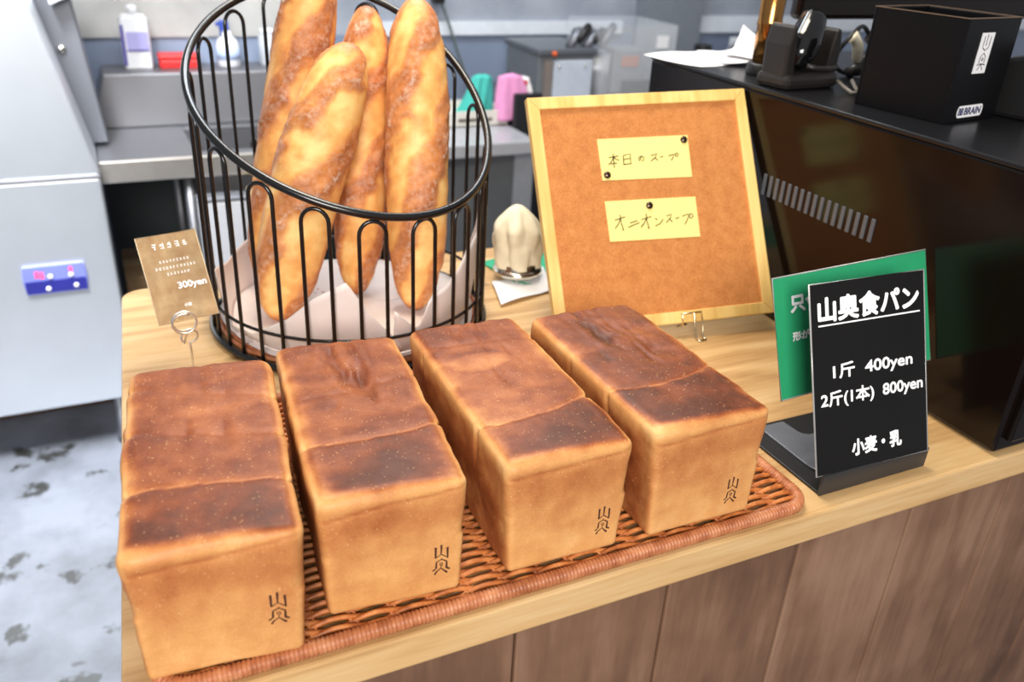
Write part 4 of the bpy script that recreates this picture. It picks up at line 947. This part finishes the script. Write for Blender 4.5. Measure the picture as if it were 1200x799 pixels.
def cloth(name, label, mat, cx, cy, z0, w_, h_, seed, sx):
    V = []; ns2, nr2 = 40, 26
    for i in range(nr2 + 1):
        t_ = i / nr2
        for k in range(ns2):
            a = 2 * pi * k / ns2
            r_ = (1 - 0.52 * t_) * (1 + 0.22 * math.sin(3 * a + seed + 2 * t_) + 0.14 * math.sin(7 * a + seed * 2)) * (1 if t_ < 0.97 else 0.4)
            V.append((cx + sx * t_ + 0.5 * w_ * r_ * math.cos(a), cy + 0.03 * r_ * math.sin(a), z0 + h_ * t_ + 0.006 * noise.noise(Vector((math.cos(a) * 3, math.sin(a) * 3, t_ * 5 + seed)))))
    F = [(i * ns2 + k, i * ns2 + (k + 1) % ns2, (i + 1) * ns2 + (k + 1) % ns2, (i + 1) * ns2 + k) for i in range(nr2) for k in range(ns2)] + [tuple(nr2 * ns2 + k for k in range(ns2)), tuple(range(ns2 - 1, -1, -1))]
    mb = MB(); mb.add(V, F, True); o = mb.build(name, mat, None); return tag(o, label, 'cloth')
cloth('folded_cloth', 'turquoise cloth bunched over the crate behind the wire basket', plain('teal_cloth', srgb(72, 186, 174), 0.9), 1.200, 1.99, 0.825, 0.115, 0.140, 1, 0.034)
cloth('folded_cloth', 'pink cloth bunched beside the turquoise one', plain('pink_cloth', srgb(226, 150, 196), 0.9), 1.330, 1.960, 0.832, 0.130, 0.138, 2.2, -0.010)
cloth('folded_cloth', 'white cloth with a red patch tucked behind the pink cloth', plain('white_cloth', srgb(232, 228, 226), 0.9), 1.388, 1.995, 0.868, 0.070, 0.085, 4, -0.004)
MB().prism([(1.372 + 0.011 * math.cos(a), 0.941 + 0.009 * math.sin(a)) for a in np.linspace(0, 2 * pi, 14, endpoint=False)], -0.006, 0.006, XZ(1.968)).build('red_patch', plain('red_print', srgb(206, 44, 48), 0.7), bpy.data.objects['folded_cloth.003'])

# slicing machine
sl = thing('bread_slicer', 'grey slicing machine with clear guard on the table behind the cork board', 'slicer', (1.38, 2.0, 0.868))
MB().box(0.066, 0.27, 0.02, 0.27, 0.0, 0.145).build('housing', plain('slicer_grey', srgb(104, 108, 112), 0.35), sl, bevel=0.006)
MB().box(0.060, 0.28, 0.01, 0.28, 0.145, 0.166).build('top_cover', plain('slicer_top', srgb(86, 90, 96), 0.3), sl, bevel=0.005)
MB().box(0.118, 0.262, 0.008, 0.02, 0.0, 0.130).build('front_plate', plain('slicer_plate', srgb(186, 194, 206), 0.35), sl, bevel=0.002)
MB().box(0.085, 0.113, 0.010, 0.02, 0.0, 0.130).build('side_strip', plain('strip_taupe', srgb(122, 112, 106), 0.5), sl)
MB().lathe([(0.008, 0), (0.008, 0.012), (0.001, 0.013)], seg=14, M=Matrix(((1, 0, 0, 0.115), (0, 0, -1, 0.012), (0, 1, 0, 0.153), (0, 0, 0, 1)))).build('orange_button', plain('orange_plastic', srgb(224, 96, 40), 0.4), sl)
for x in (0.135, 0.232): MB().lathe([(0.004, 0), (0.004, 0.004), (0.001, 0.005)], seg=10, M=Matrix(((1, 0, 0, x), (0, 0, -1, 0.008), (0, 1, 0, 0.112), (0, 0, 0, 1)))).build('screw', M_chrome, sl)
for i in range(5):
    MB().tube([(0.19 + 0.030 * i, 0.05, 0.165 + 0.02 * (i % 2)), (0.23 + 0.032 * i, 0.06, 0.215 + 0.012 * math.sin(i * 2)), (0.26 + 0.034 * i, 0.14, 0.20)], 0.015, 8).build('arm', M_blackmat if i % 2 else M_darksteel, sl)
m, nt, b = new_mat('clear_guard'); b.inputs['Base Color'].default_value = (0.86, 0.89, 0.92, 1); b.inputs['Roughness'].default_value = 0.12; b.inputs['Alpha'].default_value = 0.2; b.inputs['Specular IOR Level'].default_value = 0.6
M_guard = m
MB().box(0.29, 0.58, 0.0, 0.004, 0.0, 0.235).box(0.29, 0.294, 0.004, 0.25, 0.0, 0.235).box(0.576, 0.58, 0.004, 0.25, 0.0, 0.235).box(0.29, 0.58, 0.0, 0.25, 0.235, 0.239).build('clear_guard', M_guard, sl)
MB().lathe([(0.001, 0), (0.045, 0), (0.045, 0.13), (0.02, 0.14), (0.001, 0.14)], 0.35, 0.13, 28).build('blade_drum', M_steel, sl)
MB().box(0.40, 0.52, 0.10, 0.18, 0.0, 0.15).build('carriage', plain('carriage_grey', srgb(150, 154, 160), 0.3), sl, bevel=0.006)
MB().box(0.43, 0.50, 0.097, 0.1, 0.09, 0.125).build('warning_label', plain('label_orange', srgb(206, 130, 100), 0.5), sl)
MB().box(0.50, 0.545, -0.004, -0.0005, 0.165, 0.205).build('guard_label', M_paper, sl)
MB().box(0.43, 0.575, 0.02, 0.09, 0.0, 0.045).build('foot_block', M_blackmat, sl, bevel=0.004)
# clutter further right
jr = thing('seasoning_jar', 'pale jar with black lid against the wall behind the black machine', 'jar', (2.22, 2.19, 0.868))
MB().lathe([(0.028, 0), (0.03, 0.003), (0.03, 0.125), (0.001, 0.125)], seg=20).build('glass', plain('jar_glass', srgb(150, 158, 150), 0.25), jr)
MB().lathe([(0.033, 0.122), (0.033, 0.142), (0.03, 0.146), (0.001, 0.146)], seg=20).build('lid', M_blackmat, jr)
rl = thing('tape_roll', 'grey coil lying on its side beside the jar behind the papers', 'coil', (2.38, 2.18, 0.868))
MB().tube([(0.05 * math.cos(a), 0.02 * math.sin(a * 0.5), 0.085 + 0.052 * math.sin(a)) for a in np.linspace(0, 6 * pi, 90)], 0.010, 8).build('coil_body', M_darksteel, rl)
MB().box(-0.06, 0.06, -0.01, 0.07, 0.0, 0.028).build('stand', M_white, rl, bevel=0.004)
wc = thing('white_carton', 'white carton behind the papers on the black machine', 'carton', (2.53, 2.24, 0.868), 0.1)
MB().box(-0.07, 0.07, 0, 0.10, 0, 0.15).build('carton_body', M_white, wc, bevel=0.004)
MB().box(-0.05, 0.02, -0.001, 0, 0.04, 0.10).build('print', plain('grey_print', srgb(130, 134, 146), 0.5), wc)
# wall cable
wcb = thing('power_cable', 'grey cable with black plug hanging on the wall behind the baguettes', 'cable', (1.25, 2.375, 0.9))
MB().tube([(-0.02, -0.005, 0.26), (0.0, -0.006, 0.215), (0.025, -0.008, 0.15), (0.050, -0.008, 0.08), (0.075, -0.007, 0.02), (0.085, -0.006, -0.02)], 0.005, 8).build('cord', plain('grey_green_cord', srgb(92, 104, 100), 0.5), wcb)
MB().box(-0.045, -0.005, -0.03, 0.008, 0.235, 0.27).build('plug', M_blackmat, wcb, bevel=0.004)
